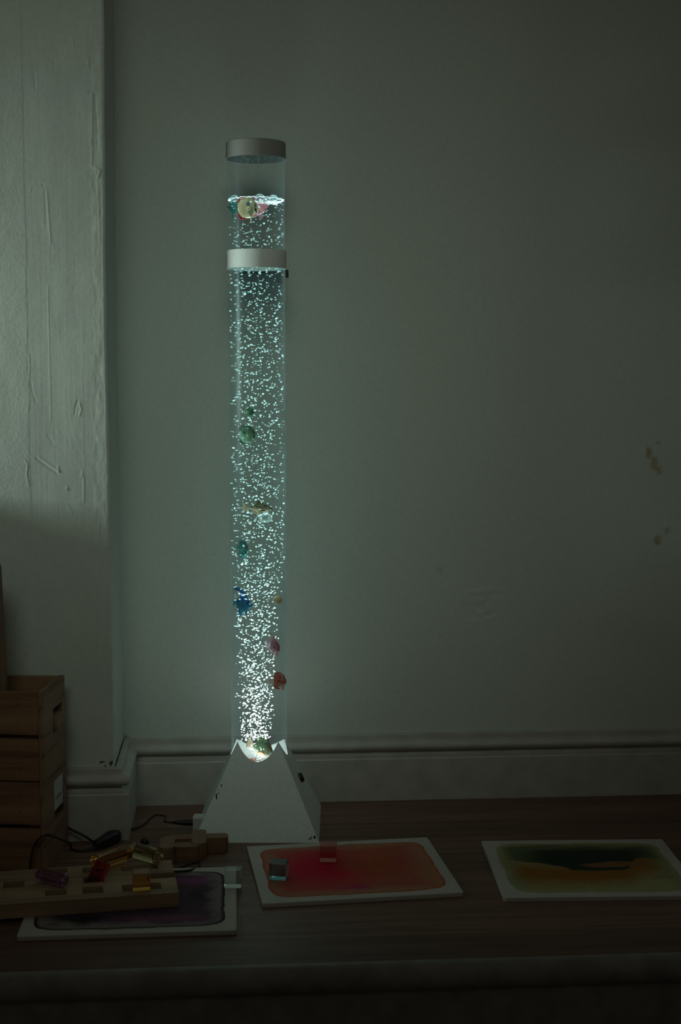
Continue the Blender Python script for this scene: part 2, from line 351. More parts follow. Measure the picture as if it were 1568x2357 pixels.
# floor of the raised platform, its painted nosing and riser, and the lower floor in front
bm = bmesh.new(); box(bm, -1.6, 2.2, 1.868, YW + 0.02, -0.03, 0.0); struct(bmobj('floor', bm, M['floor']), 'dark wooden boards of the raised platform', 'floor')
bm = bmesh.new()
r = 0.019; cx = 1.868 - 0.004
prof = [(1.868, 0.0)] + [(cx - 0.017 * math.sin(a), -0.0205 + 0.0205 * math.cos(a)) for a in [PI * i / 16 for i in range(1, 16)]] + [(cx, -0.041), (1.868, -0.041)]
prism(bm, prof, -1.6, 2.2, axis='x')
struct(bmobj('trim_1', bm, M['nosing'], smooth=False), 'dark painted rounded nosing along the front of the platform', 'trim')
bm = bmesh.new(); box(bm, -1.6, 2.2, 1.862, 1.92, -0.36, -0.0415); struct(bmobj('wall_front', bm, M['nosing']), 'dark painted riser below the platform nosing', 'wall')
bm = bmesh.new(); box(bm, -1.6, 2.2, 0.6, 1.862, -0.40, -0.36); struct(bmobj('floor', bm, M['floor']), 'lower dark wooden floor in front of the platform', 'floor')
# baseboards: old torus skirting, mitred round the pier
PR = [(0.0, 0.1235), (0.0085, 0.1235), (0.010, 0.1222), (0.010, 0.1140)] + [(0.010 + 0.0155 * math.sin(PI * i / 10), 0.1140 - 0.0105 * (1 - math.cos(PI * i / 10))) for i in range(1, 10)] + \
     [(0.0105, 0.0930), (0.0105, 0.0895), (0.012, 0.0865), (0.0155, 0.0835), (0.0205, 0.0815), (0.0212, 0.0805), (0.0222, 0.0790), (0.0222, 0.0), (0.0, 0.0)]
def skirting(name, path, label):
    """path: list of (x, y, nx, ny) wall points with their mitre offset direction"""
    bm = bmesh.new(); rows = []
    for (x, y, nx, ny) in path: rows.append([bm.verts.new((x + nx * t, y + ny * t, z)) for t, z in PR])
    for A, B in zip(rows[:-1], rows[1:]):
        for k in range(len(PR) - 1): bm.faces.new((A[k], A[k + 1], B[k + 1], B[k]))
    for R in (rows[0], rows[-1]): bm.faces.new(R)
    o = bmobj(name, bm, M['trim'])
    struct(o, label, 'baseboard')
skirting('baseboard_back', [(XP + 0.003, YW, 1, -1), (2.1, YW, 0, -1)], 'painted skirting board with rounded moulding along the back wall')
skirting('baseboard_left', [(-0.95, YP, 0, -1), (XP + 0.003, YP, 1, -1), (XP + 0.003, YW, 1, -1)], 'painted skirting board wrapping round the foot of the pier')
# unseen low block added at the left, just out of the picture: its top throws the soft shadow on the pier
bm = bmesh.new(); box(bm, -0.98, -0.56, YP - 0.30, YP - 0.004, 0, 0.612, 0.006); struct(bmobj('shadow_block', bm, M['trim']), 'added unseen shadow block left of the picture', 'wall')
# ------------------------------------------------------------------ bubble lamp
LC = Vector((0.0328, 2.4805, 0.0)); LR = math.radians(-4.1)
LY = 2.4805
lamp = thing('bubble_lamp', 'tall clear bubble tube lamp on a silver pyramid base', 'lamp', LC, LR)
# pyramid shell, its top cut away by the tube: four pointed corners and a scallop in each face
B0 = 0.1080; SL = (B0 - 0.0357) / 0.158; RT = 0.0505; TH = 0.004
def pyr(bm, off, R):
    """one sheet of the pyramid: rows from the foot up to the curve where it meets the tube"""
    n = 48; cols = []
    for s in range(4):
        rot = Matrix.Rotation(s * PI / 2, 3, 'Z')
        for i in range(n):
            u = -1 + 2 * i / n                                       # across the face
            w_top = R / math.sqrt(1 + u * u); z_top = (B0 - off - w_top) / SL
            z_top -= 0.020 * float(smst(0.0, 0.03, (rot @ Vector((u * w_top, -w_top, 0))).y)) * max(0, abs(u) - .2)
            col = []
            for k in range(13):
                t = k / 12; z = t * z_top; w = B0 - off - SL * z
                if k == 0: z = 0.0; w = B0 - off
                col.append(rot @ Vector((u * w, -w, z)))
            cols.append(col)
    return cols
bm = bmesh.new()
co_, ci_ = pyr(bm, 0, RT), pyr(bm, TH, RT)
vo = [[bm.verts.new(p) for p in c] for c in co_]; vi = [[bm.verts.new(p) for p in c] for c in ci_]
nn = len(vo)
for i in range(nn):
    j = (i + 1) % nn
    for k in range(12):
        bm.faces.new((vo[i][k], vo[j][k], vo[j][k + 1], vo[i][k + 1])); bm.faces.new((vi[i][k], vi[i][k + 1], vi[j][k + 1], vi[j][k]))
    bm.faces.new((vo[i][12], vo[j][12], vi[j][12], vi[i][12])); bm.faces.new((vo[i][0], vi[i][0], vi[j][0], vo[j][0]))
base = bmobj('base', bm, M['silver'], lamp)
# knocked-off paint along the edges, a screw hole in the right face
def chip_patch(name, pts, parent):
    bm = bmesh.new(); vs = [bm.verts.new(p) for p in pts]; bm.faces.new(vs); return bmobj(name, bm, M['chip'], parent)
def face_pt(u, z, s=0, lift=0.0004):
    w = B0 - SL * z; nrm = Vector((0, -1, SL)).normalized()
    return Matrix.Rotation(s * PI / 2, 3, 'Z') @ (Vector((u, -w, z)) + nrm * lift)
for (u0, z0, a, b) in [(-0.062, 0.088, .0014, .004), (-0.070, 0.072, .0016, .007), (-0.0735, 0.074, .001, .002), (-0.0665, 0.076, .0012, .0015), (-0.0935, 0.0195, .004, .0009), (-0.088, 0.0195, .0008, .0008), (0.093, 0.006, .004, .0012), (0.1005, 0.008, .0022, .003), (0.094, 0.0085, .003, .0008), (0.029, 0.052, .0004, .003)]:
    bm = bmesh.new(); n = 9; vs = []
    for k in range(n):
        q = 2 * PI * k / n; rr = random.uniform(0.55, 1.1)
        u, z = u0 + a * rr * math.cos(q), z0 + b * rr * math.sin(q)
        lim = (B0 - SL * z) - 0.0012; u = max(-lim, min(lim, u))
        vs.append(bm.verts.new(face_pt(u, max(z, 0.0005), 0)))
    bm.faces.new(vs); o = bmobj('paint_chip', bm, M['chip'], base); o['label'] = 'dark chip in the silver paint'
bm = bmesh.new(); lathe(bm, [(0, -.004), (.0085, -.004), (.0088, .003), (.0075, .006), (.003, .0066), (0, .0066)], 24)
bm.transform(Matrix.Translation(face_pt(0.012, 0.079, 1, 0)) @ (Matrix.Rotation(PI / 2, 3, 'Z') @ Vector((0, -1, SL)).normalized()).to_track_quat('Z', 'Y').to_matrix().to_4x4())
bmobj('side_knob', bm, M['black'], base, True)
# power inlet housing on the left side
bm = bmesh.new(); box(bm, -0.113, -0.083, -0.066, -0.040, 0.004, 0.030, 0.0015); bmobj('power_inlet', bm, M['silver2'], lamp)
# tube, hose, cap, collar, bracket, light disc
ZT = 1.192
bm = bmesh.new(); lathe(bm, [(0.0490, 0.098), (0.0490, ZT - 0.004)], 96); bmobj('tube', bm, M['tube'], lamp, True)
bm = bmesh.new(); lathe(bm, [(0, ZT), (0.0490, ZT), (0.0508, ZT - 0.0015), (0.0514, ZT - 0.026), (0.0514, ZT - 0.0285), (0.0500, ZT - 0.0285), (0.0500, ZT - 0.004), (0, ZT - 0.004)], 96)
cap = bmobj('cap', bm, M['capm'], lamp, True); cap.modifiers.new('w', 'EDGE_SPLIT').split_angle = 0.5
bm = bmesh.new(); lathe(bm, [(0.0494, 0.9785), (0.0512, 0.9785), (0.0514, 0.980), (0.0514, 1.0075), (0.0512, 1.009), (0.0494, 1.009)], 96, closed=True)
ring = bmobj('collar', bm, M['collarm'], lamp, True); ring.modifiers.new('w', 'EDGE_SPLIT').split_angle = 0.5
bm = bmesh.new(); box(bm, -0.040, 0.040, 0.0523, 0.129, 0.980, 1.006, 0.003); box(bm, 0.049, 0.0535, 0.02, 0.05, 0.966, 0.979, 0.001)
box(bm, -0.040, -0.034, 0.05, 0.129, 0.962, 0.982, 0.001); box(bm, 0.030, 0.040, 0.05, 0.129, 0.962, 0.982, 0.001)
o = bmobj('wall_bracket', bm, M['black'], lamp)
bm = bmesh.new(); lathe(bm, [(0, 0.100), (0.044, 0.100), (0.0455, 0.0985), (0.0455, 0.092), (0, 0.092)], 48); bmobj('light_disc', bm, M['led'], lamp, True)
bm = bmesh.new(); tube(bm, [Vector((0.003, 0.010, z)) for z in np.linspace(0.105, ZT - 0.006, 30)], 0.0011, 8); bmobj('air_hose', bm, M['hose'], lamp, True)
bm = bmesh.new()
for _ in range(90):                                                  # condensation under the cap
    q = random.gauss(-1.9, .5); zz = ZT - 0.030 - abs(random.gauss(0, .010)); rr = random.uniform(.0003, .0008)
    bmesh.ops.create_icosphere(bm, subdivisions=1, radius=rr, matrix=Matrix.Translation((.0486 * math.cos(q), .0486 * math.sin(q), zz)))
o = bmobj('water_droplets', bm, M['dome'], lamp, True); o['kind'] = 'stuff'
# water skin at the top of the column (the water itself is clear)
ZS = ony(590, 461, LY).z
# ------------------------------------------------------------------ air bubbles
def lamp_pt(px, py, dy=0.0):
    """a point dy behind the lamp's axis, seen through the given spot on the tube"""
    return ony(px, py, LY + dy)
def ico(sub=1):
    bm = bmesh.new(); bmesh.ops.create_icosphere(bm, subdivisions=sub, radius=1.0)
    v = np.array([x.co[:] for x in bm.verts]); f = np.array([[x.index for x in q.verts] for q in bm.faces]); bm.free(); return v, f
IV, IF = ico(2)
def cloud(name, items, m):
    """items: (centre, (rx, ry, rz), colour, rot)"""
    V = []; Fc = []; C = []; k = 0
    for c, s, colr, rt in items:
        v = IV * np.array(s)[None]
        q_ = 1 + abs(rt) * 9; v = v * (1 + 0.26 * np.sin(IV[:, :1] * q_ + 7 * rt) * np.cos(IV[:, 2:] * (4.6 - q_ * .5) + rt * 25))
        ca, sa = math.cos(rt), math.sin(rt)
        R_ = np.array([[ca, 0, sa], [0, 1, 0], [-sa, 0, ca]]) if rt else np.eye(3)
        V.append(v @ R_.T + np.array(c)[None]); Fc.append(IF + k); k += len(IV); C.append(np.repeat(np.array(colr)[None], len(IV), 0))
    V = np.concatenate(V); Fc = np.concatenate(Fc); C = np.concatenate(C)
    me = bpy.data.meshes.new(name); me.from_pydata(V.tolist(), [], Fc.tolist()); me.polygons.foreach_set('use_smooth', [True] * len(me.polygons)); set_col(me, C)
    return link(name, me, None, m)
TX = lambda z: LC.x
items = []
z_hi, z_lo = ZS - 0.004, 0.152
K = 2850
HOSE = Matrix.Rotation(LR, 3, 'Z') @ Vector((0.003, 0.010, 0)) + LC
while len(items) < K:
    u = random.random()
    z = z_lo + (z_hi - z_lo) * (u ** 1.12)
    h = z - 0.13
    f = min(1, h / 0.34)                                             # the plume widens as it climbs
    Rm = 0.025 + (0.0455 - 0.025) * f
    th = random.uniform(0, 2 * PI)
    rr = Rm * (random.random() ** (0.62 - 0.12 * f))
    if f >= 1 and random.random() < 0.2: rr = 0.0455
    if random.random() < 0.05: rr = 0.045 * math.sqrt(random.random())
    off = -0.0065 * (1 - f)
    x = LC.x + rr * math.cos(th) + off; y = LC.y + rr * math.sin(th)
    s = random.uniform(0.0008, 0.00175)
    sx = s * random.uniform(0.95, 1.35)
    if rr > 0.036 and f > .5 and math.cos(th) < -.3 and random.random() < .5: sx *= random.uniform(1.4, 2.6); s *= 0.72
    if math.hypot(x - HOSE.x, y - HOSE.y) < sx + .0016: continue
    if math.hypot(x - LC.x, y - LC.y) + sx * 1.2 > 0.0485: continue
    k = math.exp(-h * 5.0)  # glow fades with height: the base light's falloff put into the colour
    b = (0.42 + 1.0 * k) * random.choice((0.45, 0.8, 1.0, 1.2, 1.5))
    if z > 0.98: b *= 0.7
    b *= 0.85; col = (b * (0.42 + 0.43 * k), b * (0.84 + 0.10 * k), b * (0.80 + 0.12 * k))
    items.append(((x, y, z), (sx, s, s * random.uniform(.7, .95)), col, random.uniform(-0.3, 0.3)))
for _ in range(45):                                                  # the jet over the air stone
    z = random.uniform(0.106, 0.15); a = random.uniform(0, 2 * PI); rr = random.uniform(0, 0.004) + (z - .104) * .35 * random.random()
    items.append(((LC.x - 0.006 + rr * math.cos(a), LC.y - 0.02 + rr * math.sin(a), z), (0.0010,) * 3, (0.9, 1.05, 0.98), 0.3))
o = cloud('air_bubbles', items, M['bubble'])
tag(o, 'swarm of small self-glowing air bubbles rising through the water in the tube', 'bubbles', kind='stuff')
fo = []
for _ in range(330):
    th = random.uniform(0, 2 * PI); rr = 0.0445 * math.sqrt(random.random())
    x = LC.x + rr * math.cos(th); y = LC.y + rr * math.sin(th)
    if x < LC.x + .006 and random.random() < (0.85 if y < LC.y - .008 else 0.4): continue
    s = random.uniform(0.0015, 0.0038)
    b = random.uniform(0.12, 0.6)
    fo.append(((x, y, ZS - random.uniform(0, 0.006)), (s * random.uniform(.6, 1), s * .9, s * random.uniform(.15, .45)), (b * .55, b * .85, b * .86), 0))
for k in range(120):                                                # line of froth against the tube, bright through its own emission colour
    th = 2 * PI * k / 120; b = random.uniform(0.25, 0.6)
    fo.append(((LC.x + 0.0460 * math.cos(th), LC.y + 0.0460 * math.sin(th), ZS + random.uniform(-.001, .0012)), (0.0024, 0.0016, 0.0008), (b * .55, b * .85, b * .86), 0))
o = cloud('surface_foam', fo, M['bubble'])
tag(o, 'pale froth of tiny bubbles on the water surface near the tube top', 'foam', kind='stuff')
for px, py, w, dy, lab in [(540, 455, 19, -0.026, 'domed bubble floating on the water surface at the left tube wall'), (598, 454, 23, -0.036, 'largest domed bubble, floating mid-surface just right of the cream fish'),
                       (629, 454, 21, -0.030, 'domed bubble floating on the water surface towards the right tube wall')]:
    p = lamp_pt(px, py, dy); rr = w * 0.000375
    bm = bmesh.new(); lathe(bm, [(rr * math.cos(a), rr * 0.80 * math.sin(a)) for a in [i * PI / 2 / 10 for i in range(-6, 10)]] + [(0, rr * 0.8)], 28)
    o = bmobj('surface_bubble', bm, M['dome'], None, True); o.location = (p.x, p.y, ZS - 0.0005); tag(o, lab, 'bubble', 'large bubbles on the water surface')
p = lamp_pt(611, 1192, -0.02)
bm = bmesh.new(); bmesh.ops.create_uvsphere(bm, u_segments=24, v_segments=14, radius=1, matrix=Matrix.Diagonal((0.0118, 0.010, 0.0085, 1)))
o = bmobj('air_bubble', bm, M['dome'], None, True); o.location = p; tag(o, 'single large clear air bubble below the striped fish', 'bubble')
# ------------------------------------------------------------------ toy fish
def interp(prof, t):
    for a, b in zip(prof[:-1], prof[1:]):
        if t <= b[0]:
            k = (t - a[0]) / (b[0] - a[0]); k = k * k * (3 - 2 * k) * 0.5 + k * 0.5
            return [a[i] + (b[i] - a[i]) * k for i in range(1, 4)]
    return list(prof[-1][1:])
def body_mesh(name, prof, colfn, L, parent, nt_=56, na=40):
    V = []; C = []
    for i in range(nt_ + 1):
        t = i / nt_; zt, zb, w = interp(prof, t)
        for k in range(na):
            a = 2 * PI * k / na; c_, s_ = math.cos(a), math.sin(a)
            zz = (zt + zb) / 2 + (zt - zb) / 2 * s_
            V.append(((t - 0.5) * L, w * L * (abs(c_) ** 0.9) * (1 if c_ > 0 else -1), zz * L)); C.append(colfn(t, s_, zz, c_))
    Fs = [(i * na + k, i * na + (k + 1) % na, (i + 1) * na + (k + 1) % na, (i + 1) * na + k) for i in range(nt_) for k in range(na)]
    Fs += [tuple(range(na))[::-1], tuple(nt_ * na + k for k in range(na))]
    me = bpy.data.meshes.new(name); me.from_pydata(V, [], Fs); me.polygons.foreach_set('use_smooth', [True] * len(me.polygons)); set_col(me, np.array(C))
    return link(name, me, parent, M['toy'])
def fin(name, poly, L, parent, c0, c1=None, th=0.03, y=0.0, rx=0.0, origin=None):
    """flat fin: outline in body lengths, thin towards its edge; colour c0 at the root to c1 at the tip"""
    c1 = c1 or c0; root = Vector(poly[0]); cen = Vector((sum(p[0] for p in poly) / len(poly), sum(p[1] for p in poly) / len(poly)))
    pts = smooth_path([(p[0], p[1], 0) for p in poly] + [(poly[0][0], poly[0][1], 0)], 4)[:-1]
    V = []; C = []; n = len(pts); far = max((Vector((p.x, p.y)) - root).length for p in pts)
    for sgn in (-1, 1):
        for p in pts: V.append((p.x, sgn * th * 0.18, p.y))
        for p in pts:
            q = cen + (Vector((p.x, p.y)) - cen) * 0.72; V.append((q.x, sgn * th * 0.5, q.y))
        V.append((cen.x, sgn * th * 0.55, cen.y))
    for v in V:
        k = min(1, (Vector((v[0], v[2])) - root).length / far) ** 1.3
        ray_ = 1 + 0.10 * math.sin(14 * math.atan2(v[2] - root.y, v[0] - root.x)); C.append([(a + (b - a) * k) * ray_ for a, b in zip(c0, c1)])
    m_ = 2 * n + 1; Fs = []
    for i in range(n):
        j = (i + 1) % n
        Fs += [(i, j, n + j, n + i), (n + i, n + j, 2 * n), (m_ + j, m_ + i, m_ + n + i, m_ + n + j), (m_ + n + j, m_ + n + i, m_ + 2 * n), (j, i, m_ + i, m_ + j)]
    RX = Matrix.Rotation(rx, 3, 'X'); o_ = Vector((root.x, 0, root.y)) if origin is None else Vector((origin[0], 0, origin[1]))
    V = [((RX @ (Vector(v) - o_)) + o_ + Vector((0, y, 0))) * L for v in V]
    me = bpy.data.meshes.new(name); me.from_pydata(V, [], Fs); me.polygons.foreach_set('use_smooth', [True] * len(me.polygons)); set_col(me, np.array(C))
    return link(name, me, parent, M['toy'])
def eye(L, parent, x, z, y, r, ring=(0.75, 0.72, 0.6), pup=(0.01, 0.01, 0.012)):
    for sg in (-1, 1):
        bm = bmesh.new(); bmesh.ops.create_uvsphere(bm, u_segments=14, v_segments=10, radius=1, matrix=Matrix.Translation((x * L, sg * y * L, z * L)) @ Matrix.Diagonal((r * L, r * L * 0.45, r * L, 1)))
        cs_ = [pup if math.hypot(v.co.x / L - x, v.co.z / L - z) < r * 0.6 else ring for v in bm.verts]
        o = bmobj('eye', bm, M['toy'], parent, True); set_col(o.data, np.array(cs_))
def mixc(a, b, k): k = max(0, min(1, k)); return [x + (y - x) * k for x, y in zip(a, b)]
BUT = [(0, .10, -.10, .03), (.06, .30, -.30, .07), (.2, .45, -.44, .12), (.42, .50, -.46, .155), (.6, .44, -.40, .15), (.74, .30, -.29, .125), (.84, .12, -.17, .085), (.92, .03, -.09, .05), (.98, .0, -.06, .035), (1, -.01, -.05, .012)]
LONG = [(0, .055, -.05, .022), (.08, .055, -.06, .03), (.25, .13, -.13, .06), (.45, .19, -.17, .09), (.65, .19, -.16, .10), (.8, .13, -.12, .085), (.92, .06, -.07, .055), (.98, .03, -.035, .03), (1, .015, -.02, .012)]
DISC = [(0, .10, -.09, .035), (.08, .22, -.22, .07), (.25, .48, -.46, .12), (.5, .60, -.55, .16), (.72, .52, -.48, .16), (.86, .34, -.34, .13), (.95, .12, -.19, .08), (1, .0, -.08, .02)]
def butterfly(label, px, py, dy, Lpx, yaw, pitch, top, belly, band=(0.01, 0.01, 0.012), finc=None, edge=None, spot=None, marks=None, roll=0.0, tail=True, bandx=.76):
    L = Lpx * 0.00075; finc = finc or belly
    t = thing('toy_fish', label, 'toy fish', lamp_pt(px, py, dy), rot=(roll, -pitch, yaw), group='toy fish in the tube')
    def cf(x, s, z, c):
        k = mixc(belly, top, 0.5 + 0.75 * s)
        if abs(x - bandx - 0.05 * s * s) < 0.034 and s < .8: k = band
        if spot and math.hypot(x - spot[0], z - spot[1]) < spot[2]: k = spot[3]
        for (x0, z0, x1, z1, w, cc) in (marks or []):
            tt = max(0, min(1, ((x - x0) * (x1 - x0) + (z - z0) * (z1 - z0)) / ((x1 - x0) ** 2 + (z1 - z0) ** 2)))
            if math.hypot(x - x0 - tt * (x1 - x0), z - z0 - tt * (z1 - z0)) < w: k = cc
        return k
    body_mesh('body', BUT, cf, L, t)
    e0, e1 = finc, edge or finc
    fin('dorsal_fin', [(-.05, .40), (-.25, .52), (-.45, .46), (-.56, .30), (-.46, .18), (-.30, .30)], L, t, e0, e1, .06)
    fin('anal_fin', [(-.05, -.40), (-.25, -.53), (-.45, -.46), (-.55, -.30), (-.45, -.18), (-.30, -.30)], L, t, e0, e1, .06)
    if tail: fin('tail_fin', [(-.46, .0), (-.58, .10), (-.74, .17), (-.70, .0), (-.74, -.17), (-.58, -.10)], L, t, mixc(belly, finc, .5), finc, .05)
    for sg in (-1, 1):
        fin('pelvic_fin', [(.14, -.40), (.10, -.58), (.03, -.66), (.05, -.52), (.02, -.42)], L, t, mixc(belly, (1, 1, 1), .15), None, .04, y=sg * .06, rx=sg * .2)
        fin('pectoral_fin', [(.10, -.06), (-.06, .03), (-.13, -.05), (-.06, -.15)], L, t, belly, None, .025, y=sg * .165, rx=-sg * .12)
    eye(L, t, bandx - .5 + .01, .03, .118, .042); return t
CR = (0.86, 0.76, 0.46); 
butterfly('cream toy fish with blue spot and red fins floating at the water surface', 574, 478, -0.026, 52, 0.06, 0.0, (0.80, 0.70, 0.42), (0.92, 0.82, 0.50), finc=(0.55, 0.03, 0.03), edge=(0.40, 0.02, 0.03), spot=(.44, .15, .095, (0.05, 0.19, 0.24)),
          marks=[(.44, -.12, .54, -.28, .022, (0.08, 0.25, 0.28)), (.50, -.08, .60, -.06, .02, (0.08, .25, .28)), (.56, -.06, .64, -.24, .02, (.08, .25, .28)), (.02, .26, .22, .50, .05, (0.45, 0.03, 0.03))], tail=False)
butterfly('deep teal toy fish under the surface behind the cream fish, left side', 541, 474, 0.010, 44, 2.6, 0.0, (0.02, 0.20, 0.19), (0.04, 0.30, 0.28), finc=(0.03, .25, .24), tail=False)
butterfly('rose pink toy fish peeping out behind the right of the cream fish', 598, 474, 0.016, 46, -0.5, 0.0, (0.60, 0.16, 0.22), (0.72, 0.22, 0.28), band=(0.60, 0.16, 0.22), finc=(0.7, .2, .26), tail=False)
butterfly('green toy fish with black eye band and dark dot, below the green ball', 573, 1000, -0.028, 42, 0.08, 0.02, (0.07, 0.22, 0.12), (0.36, 0.70, 0.48), spot=(.26, .12, .055, (0.01, 0.02, 0.015)), finc=(0.10, .32, .2), edge=(0.02, .05, .035), tail=False)
butterfly('dark teal toy fish turned half towards the viewer, above the blue fish', 562, 1264, -0.022, 40, -0.98, -0.05, (0.02, 0.15, 0.14), (0.12, 0.66, 0.62), marks=[(.42, .05, .60, -.28, .045, (0.005, .03, .03)), (.22, -.12, .40, -.30, .04, (0.005, .03, .03))], finc=(0.04, .38, .36))
# striped fish
t = thing('toy_fish', 'pale yellow toy fish with dark stripes and forked tail halfway up the tube', 'toy fish', lamp_pt(600, 1170, -0.026), rot=(0, 0.06, 0.05), group='toy fish in the tube')
L = 55 * 0.00075
def cf(x, s, z, c):
    k = mixc((0.80, 0.74, 0.50), (0.13, 0.145, 0.06), 0.5 + 1.3 * (s - 0.15))
    for q in (.02, .062, .104):
        if abs(z - q - .03 * (x - .5)) < .011 and .30 < x < .72 - q: k = (0.035, 0.022, 0.012)
    if .55 < x < .67 and -.12 < z < -.045: k = (0.30, 0.06, 0.03)
    if x > .955 and z > -.035: k = (0.22, 0.03, 0.02)
    return k
body_mesh('body', LONG, cf, L, t)
fin('tail_fin', [(-.46, .03), (-.60, .09), (-.76, .21), (-.72, .02), (-.70, -.20), (-.58, -.08), (-.46, -.03)], L, t, (0.80, 0.70, 0.48), (0.88, 0.78, 0.56), .035)
fin('dorsal_fin', [(.16, .17), (.0, .30), (-.22, .34), (-.20, .20), (-.30, .10), (-.1, .14)], L, t, (0.13, 0.14, 0.06), (0.17, 0.17, 0.08), .04)
fin('anal_fin', [(-.10, -.14), (-.22, -.22), (-.36, -.20), (-.28, -.09)], L, t, (0.62, 0.58, 0.40), None, .04)
for sg in (-1, 1): fin('pelvic_fin', [(.06, -.16), (.05, -.24), (-.08, -.29), (-.13, -.22), (-.05, -.15)], L, t, (0.72, 0.66, 0.45), None, .03, y=sg * .03, rx=sg * .2)
eye(L, t, .30, .045, .083, .028)
# blue angelfish
t = thing('toy_fish', 'bright blue toy angelfish with tall swept-back fin at the left tube wall', 'toy fish', lamp_pt(563, 1390, -0.024), rot=(0, 0.10, -0.25), group='toy fish in the tube')
L = 40 * 0.00075
DK, LT = (0.008, 0.12, 0.38), (0.07, 0.52, 0.88)
def cf(x, s, z, c):
    k = mixc(LT, DK, 0.45 + 0.9 * s)
    for q in (.30, .42, .54):
        if abs(x - q - .12 * s) < .016 and s < 0.3: k = mixc(k, (0.1, .55, .8), .6)
    if math.hypot(x - .74, (z - .10)) < .075: k = (0.01, .05, .12)
    return k
body_mesh('body', [(0, .10, -.10, .03), (.1, .28, -.30, .08), (.3, .50, -.48, .14), (.5, .52, -.50, .165), (.68, .38, -.38, .15), (.82, .18, -.22, .11), (.92, .07, -.13, .075), (1, -.0, -.07, .025)], cf, L, t)
fin('dorsal_fin', [(.15, .42), (-.02, .66), (-.25, .86), (-.55, .92), (-.80, .80), (-.50, .80), (-.33, .66), (-.30, .42), (-.1, .38)], L, t, DK, (0.02, .25, .55), .06)
fin('anal_fin', [(-.02, -.44), (-.10, -.62), (-.26, -.84), (-.30, -.60), (-.32, -.36)], L, t, LT, (0.04, .42, .72), .06)
fin('tail_fin', [(-.45, .0), (-.58, .12), (-.70, .10), (-.66, -.05), (-.70, -.22), (-.56, -.14)], L, t, LT, None, .05)
for sg in (-1, 1):
    fin('pelvic_fin', [(.22, -.36), (.18, -.56), (.10, -.66), (.10, -.50), (.08, -.42)], L, t, (0.03, .4, .7), None, .04, y=sg * .07, rx=sg * .2)
    fin('pectoral_fin', [(.12, -.08), (-.05, -.02), (-.12, -.12), (-.04, -.22)], L, t, (0.03, .30, .6), None, .025, y=sg * .17, rx=-sg * .12)
eye(L, t, .24, .10, .135, .045, ring=(0.02, .12, .25))
# pink fish
t = thing('toy_fish', 'small pink toy fish facing the viewer above the orange fish', 'toy fish', lamp_pt(630, 1488, -0.022), rot=(0.02, 0.0, -1.0), group='toy fish in the tube')
L = 42 * 0.00075
def cf(x, s, z, c):
    k = mixc((0.80, 0.42, 0.50), (0.52, 0.14, 0.23), 0.4 + 0.8 * s)
    for q in ((.55, .22), (.44, .1), (.62, .05), (.4, .28), (.5, -.05)):
        if math.hypot(x - q[0], z - q[1]) < .035: k = (0.30, .05, .10)
    if x > .95: k = (0.62, 0.12, 0.22)
    return k
body_mesh('body', [(0, .10, -.10, .03), (.1, .24, -.25, .09), (.3, .42, -.38, .17), (.55, .46, -.40, .22), (.75, .33, -.36, .21), (.88, .15, -.26, .16), (.96, .02, -.15, .10), (1, -.04, -.10, .05)], cf, L, t)
fin('dorsal_fin', [(.18, .40), (.0, .58), (-.25, .56), (-.38, .36), (-.2, .3)], L, t, (0.5, .14, .2), (0.62, .3, .22), .07)
fin('tail_fin', [(-.45, .0), (-.60, .20), (-.76, .22), (-.70, .0), (-.76, -.24), (-.58, -.18)], L, t, (0.7, .3, .38), (0.8, .42, .5), .06)
for sg in (-1, 1):
    fin('pelvic_fin', [(.16, -.36), (.14, -.54), (.05, -.62), (.05, -.48), (.02, -.36)], L, t, (0.75, .38, .46), None, .06, y=sg * .12, rx=sg * .25)
    fin('pectoral_fin', [(.08, -.10), (-.06, -.02), (-.14, -.14), (-.04, -.26)], L, t, (0.75, .35, .44), None, .04, y=sg * .22, rx=-sg * .5)
eye(L, t, .29, .04, .19, .05, ring=(0.25, .1, .14))
# orange disc fish
t = thing('toy_fish', 'orange toy fish with white tail and three black wedges near the tube bottom', 'toy fish', lamp_pt(645, 1567, -0.020), rot=(0, 0, 0.0), group='toy fish in the tube')
L = 31 * 0.00075
def cf(x, s, z, c):
    k = mixc((0.62, 0.10, 0.04), (0.70, 0.24, 0.12), smst(.35, .8, x))
    if s < -.3 and x > .4: k = mixc(k, (0.85, .62, .48), min(1, (-.3 - s) * 2.5))
    if x > .93: k = (0.80, .5, .42)
    for (x0, z0, x1, z1) in ((.44, .40, .58, .18), (.30, -.02, .56, .02), (.42, -.36, .56, -.16)):
        L2 = (x1 - x0) ** 2 + (z1 - z0) ** 2; tt = ((x - x0) * (x1 - x0) + (z - z0) * (z1 - z0)) / L2
        if 0 < tt < 1 and math.hypot(x - x0 - tt * (x1 - x0), z - z0 - tt * (z1 - z0)) < .065 * (1 - tt): k = (0.012, .01, .01)
    if math.hypot(x - .70, z + .06) < .09: k = (0.60, .08, .05)
    return k
body_mesh('body', DISC, cf, L, t)
fin('dorsal_fin', [(.2, .50), (.0, .68), (-.3, .66), (-.52, .42), (-.46, .16), (-.3, .36)], L, t, (0.60, .11, .05), (0.62, .2, .1), .07)
fin('anal_fin', [(.1, -.48), (-.1, -.66), (-.34, -.66), (-.52, -.40), (-.46, -.16), (-.3, -.34)], L, t, (0.60, .11, .05), (0.66, .26, .14), .07)
o = fin('tail_fin', [(-.44, .0), (-.62, .12), (-.86, .30), (-.94, .0), (-.82, -.34), (-.62, -.14)], L, t, (0.85, 0.80, 0.66), (0.90, 0.86, 0.74), .06); o['label'] = 'white tail fin'
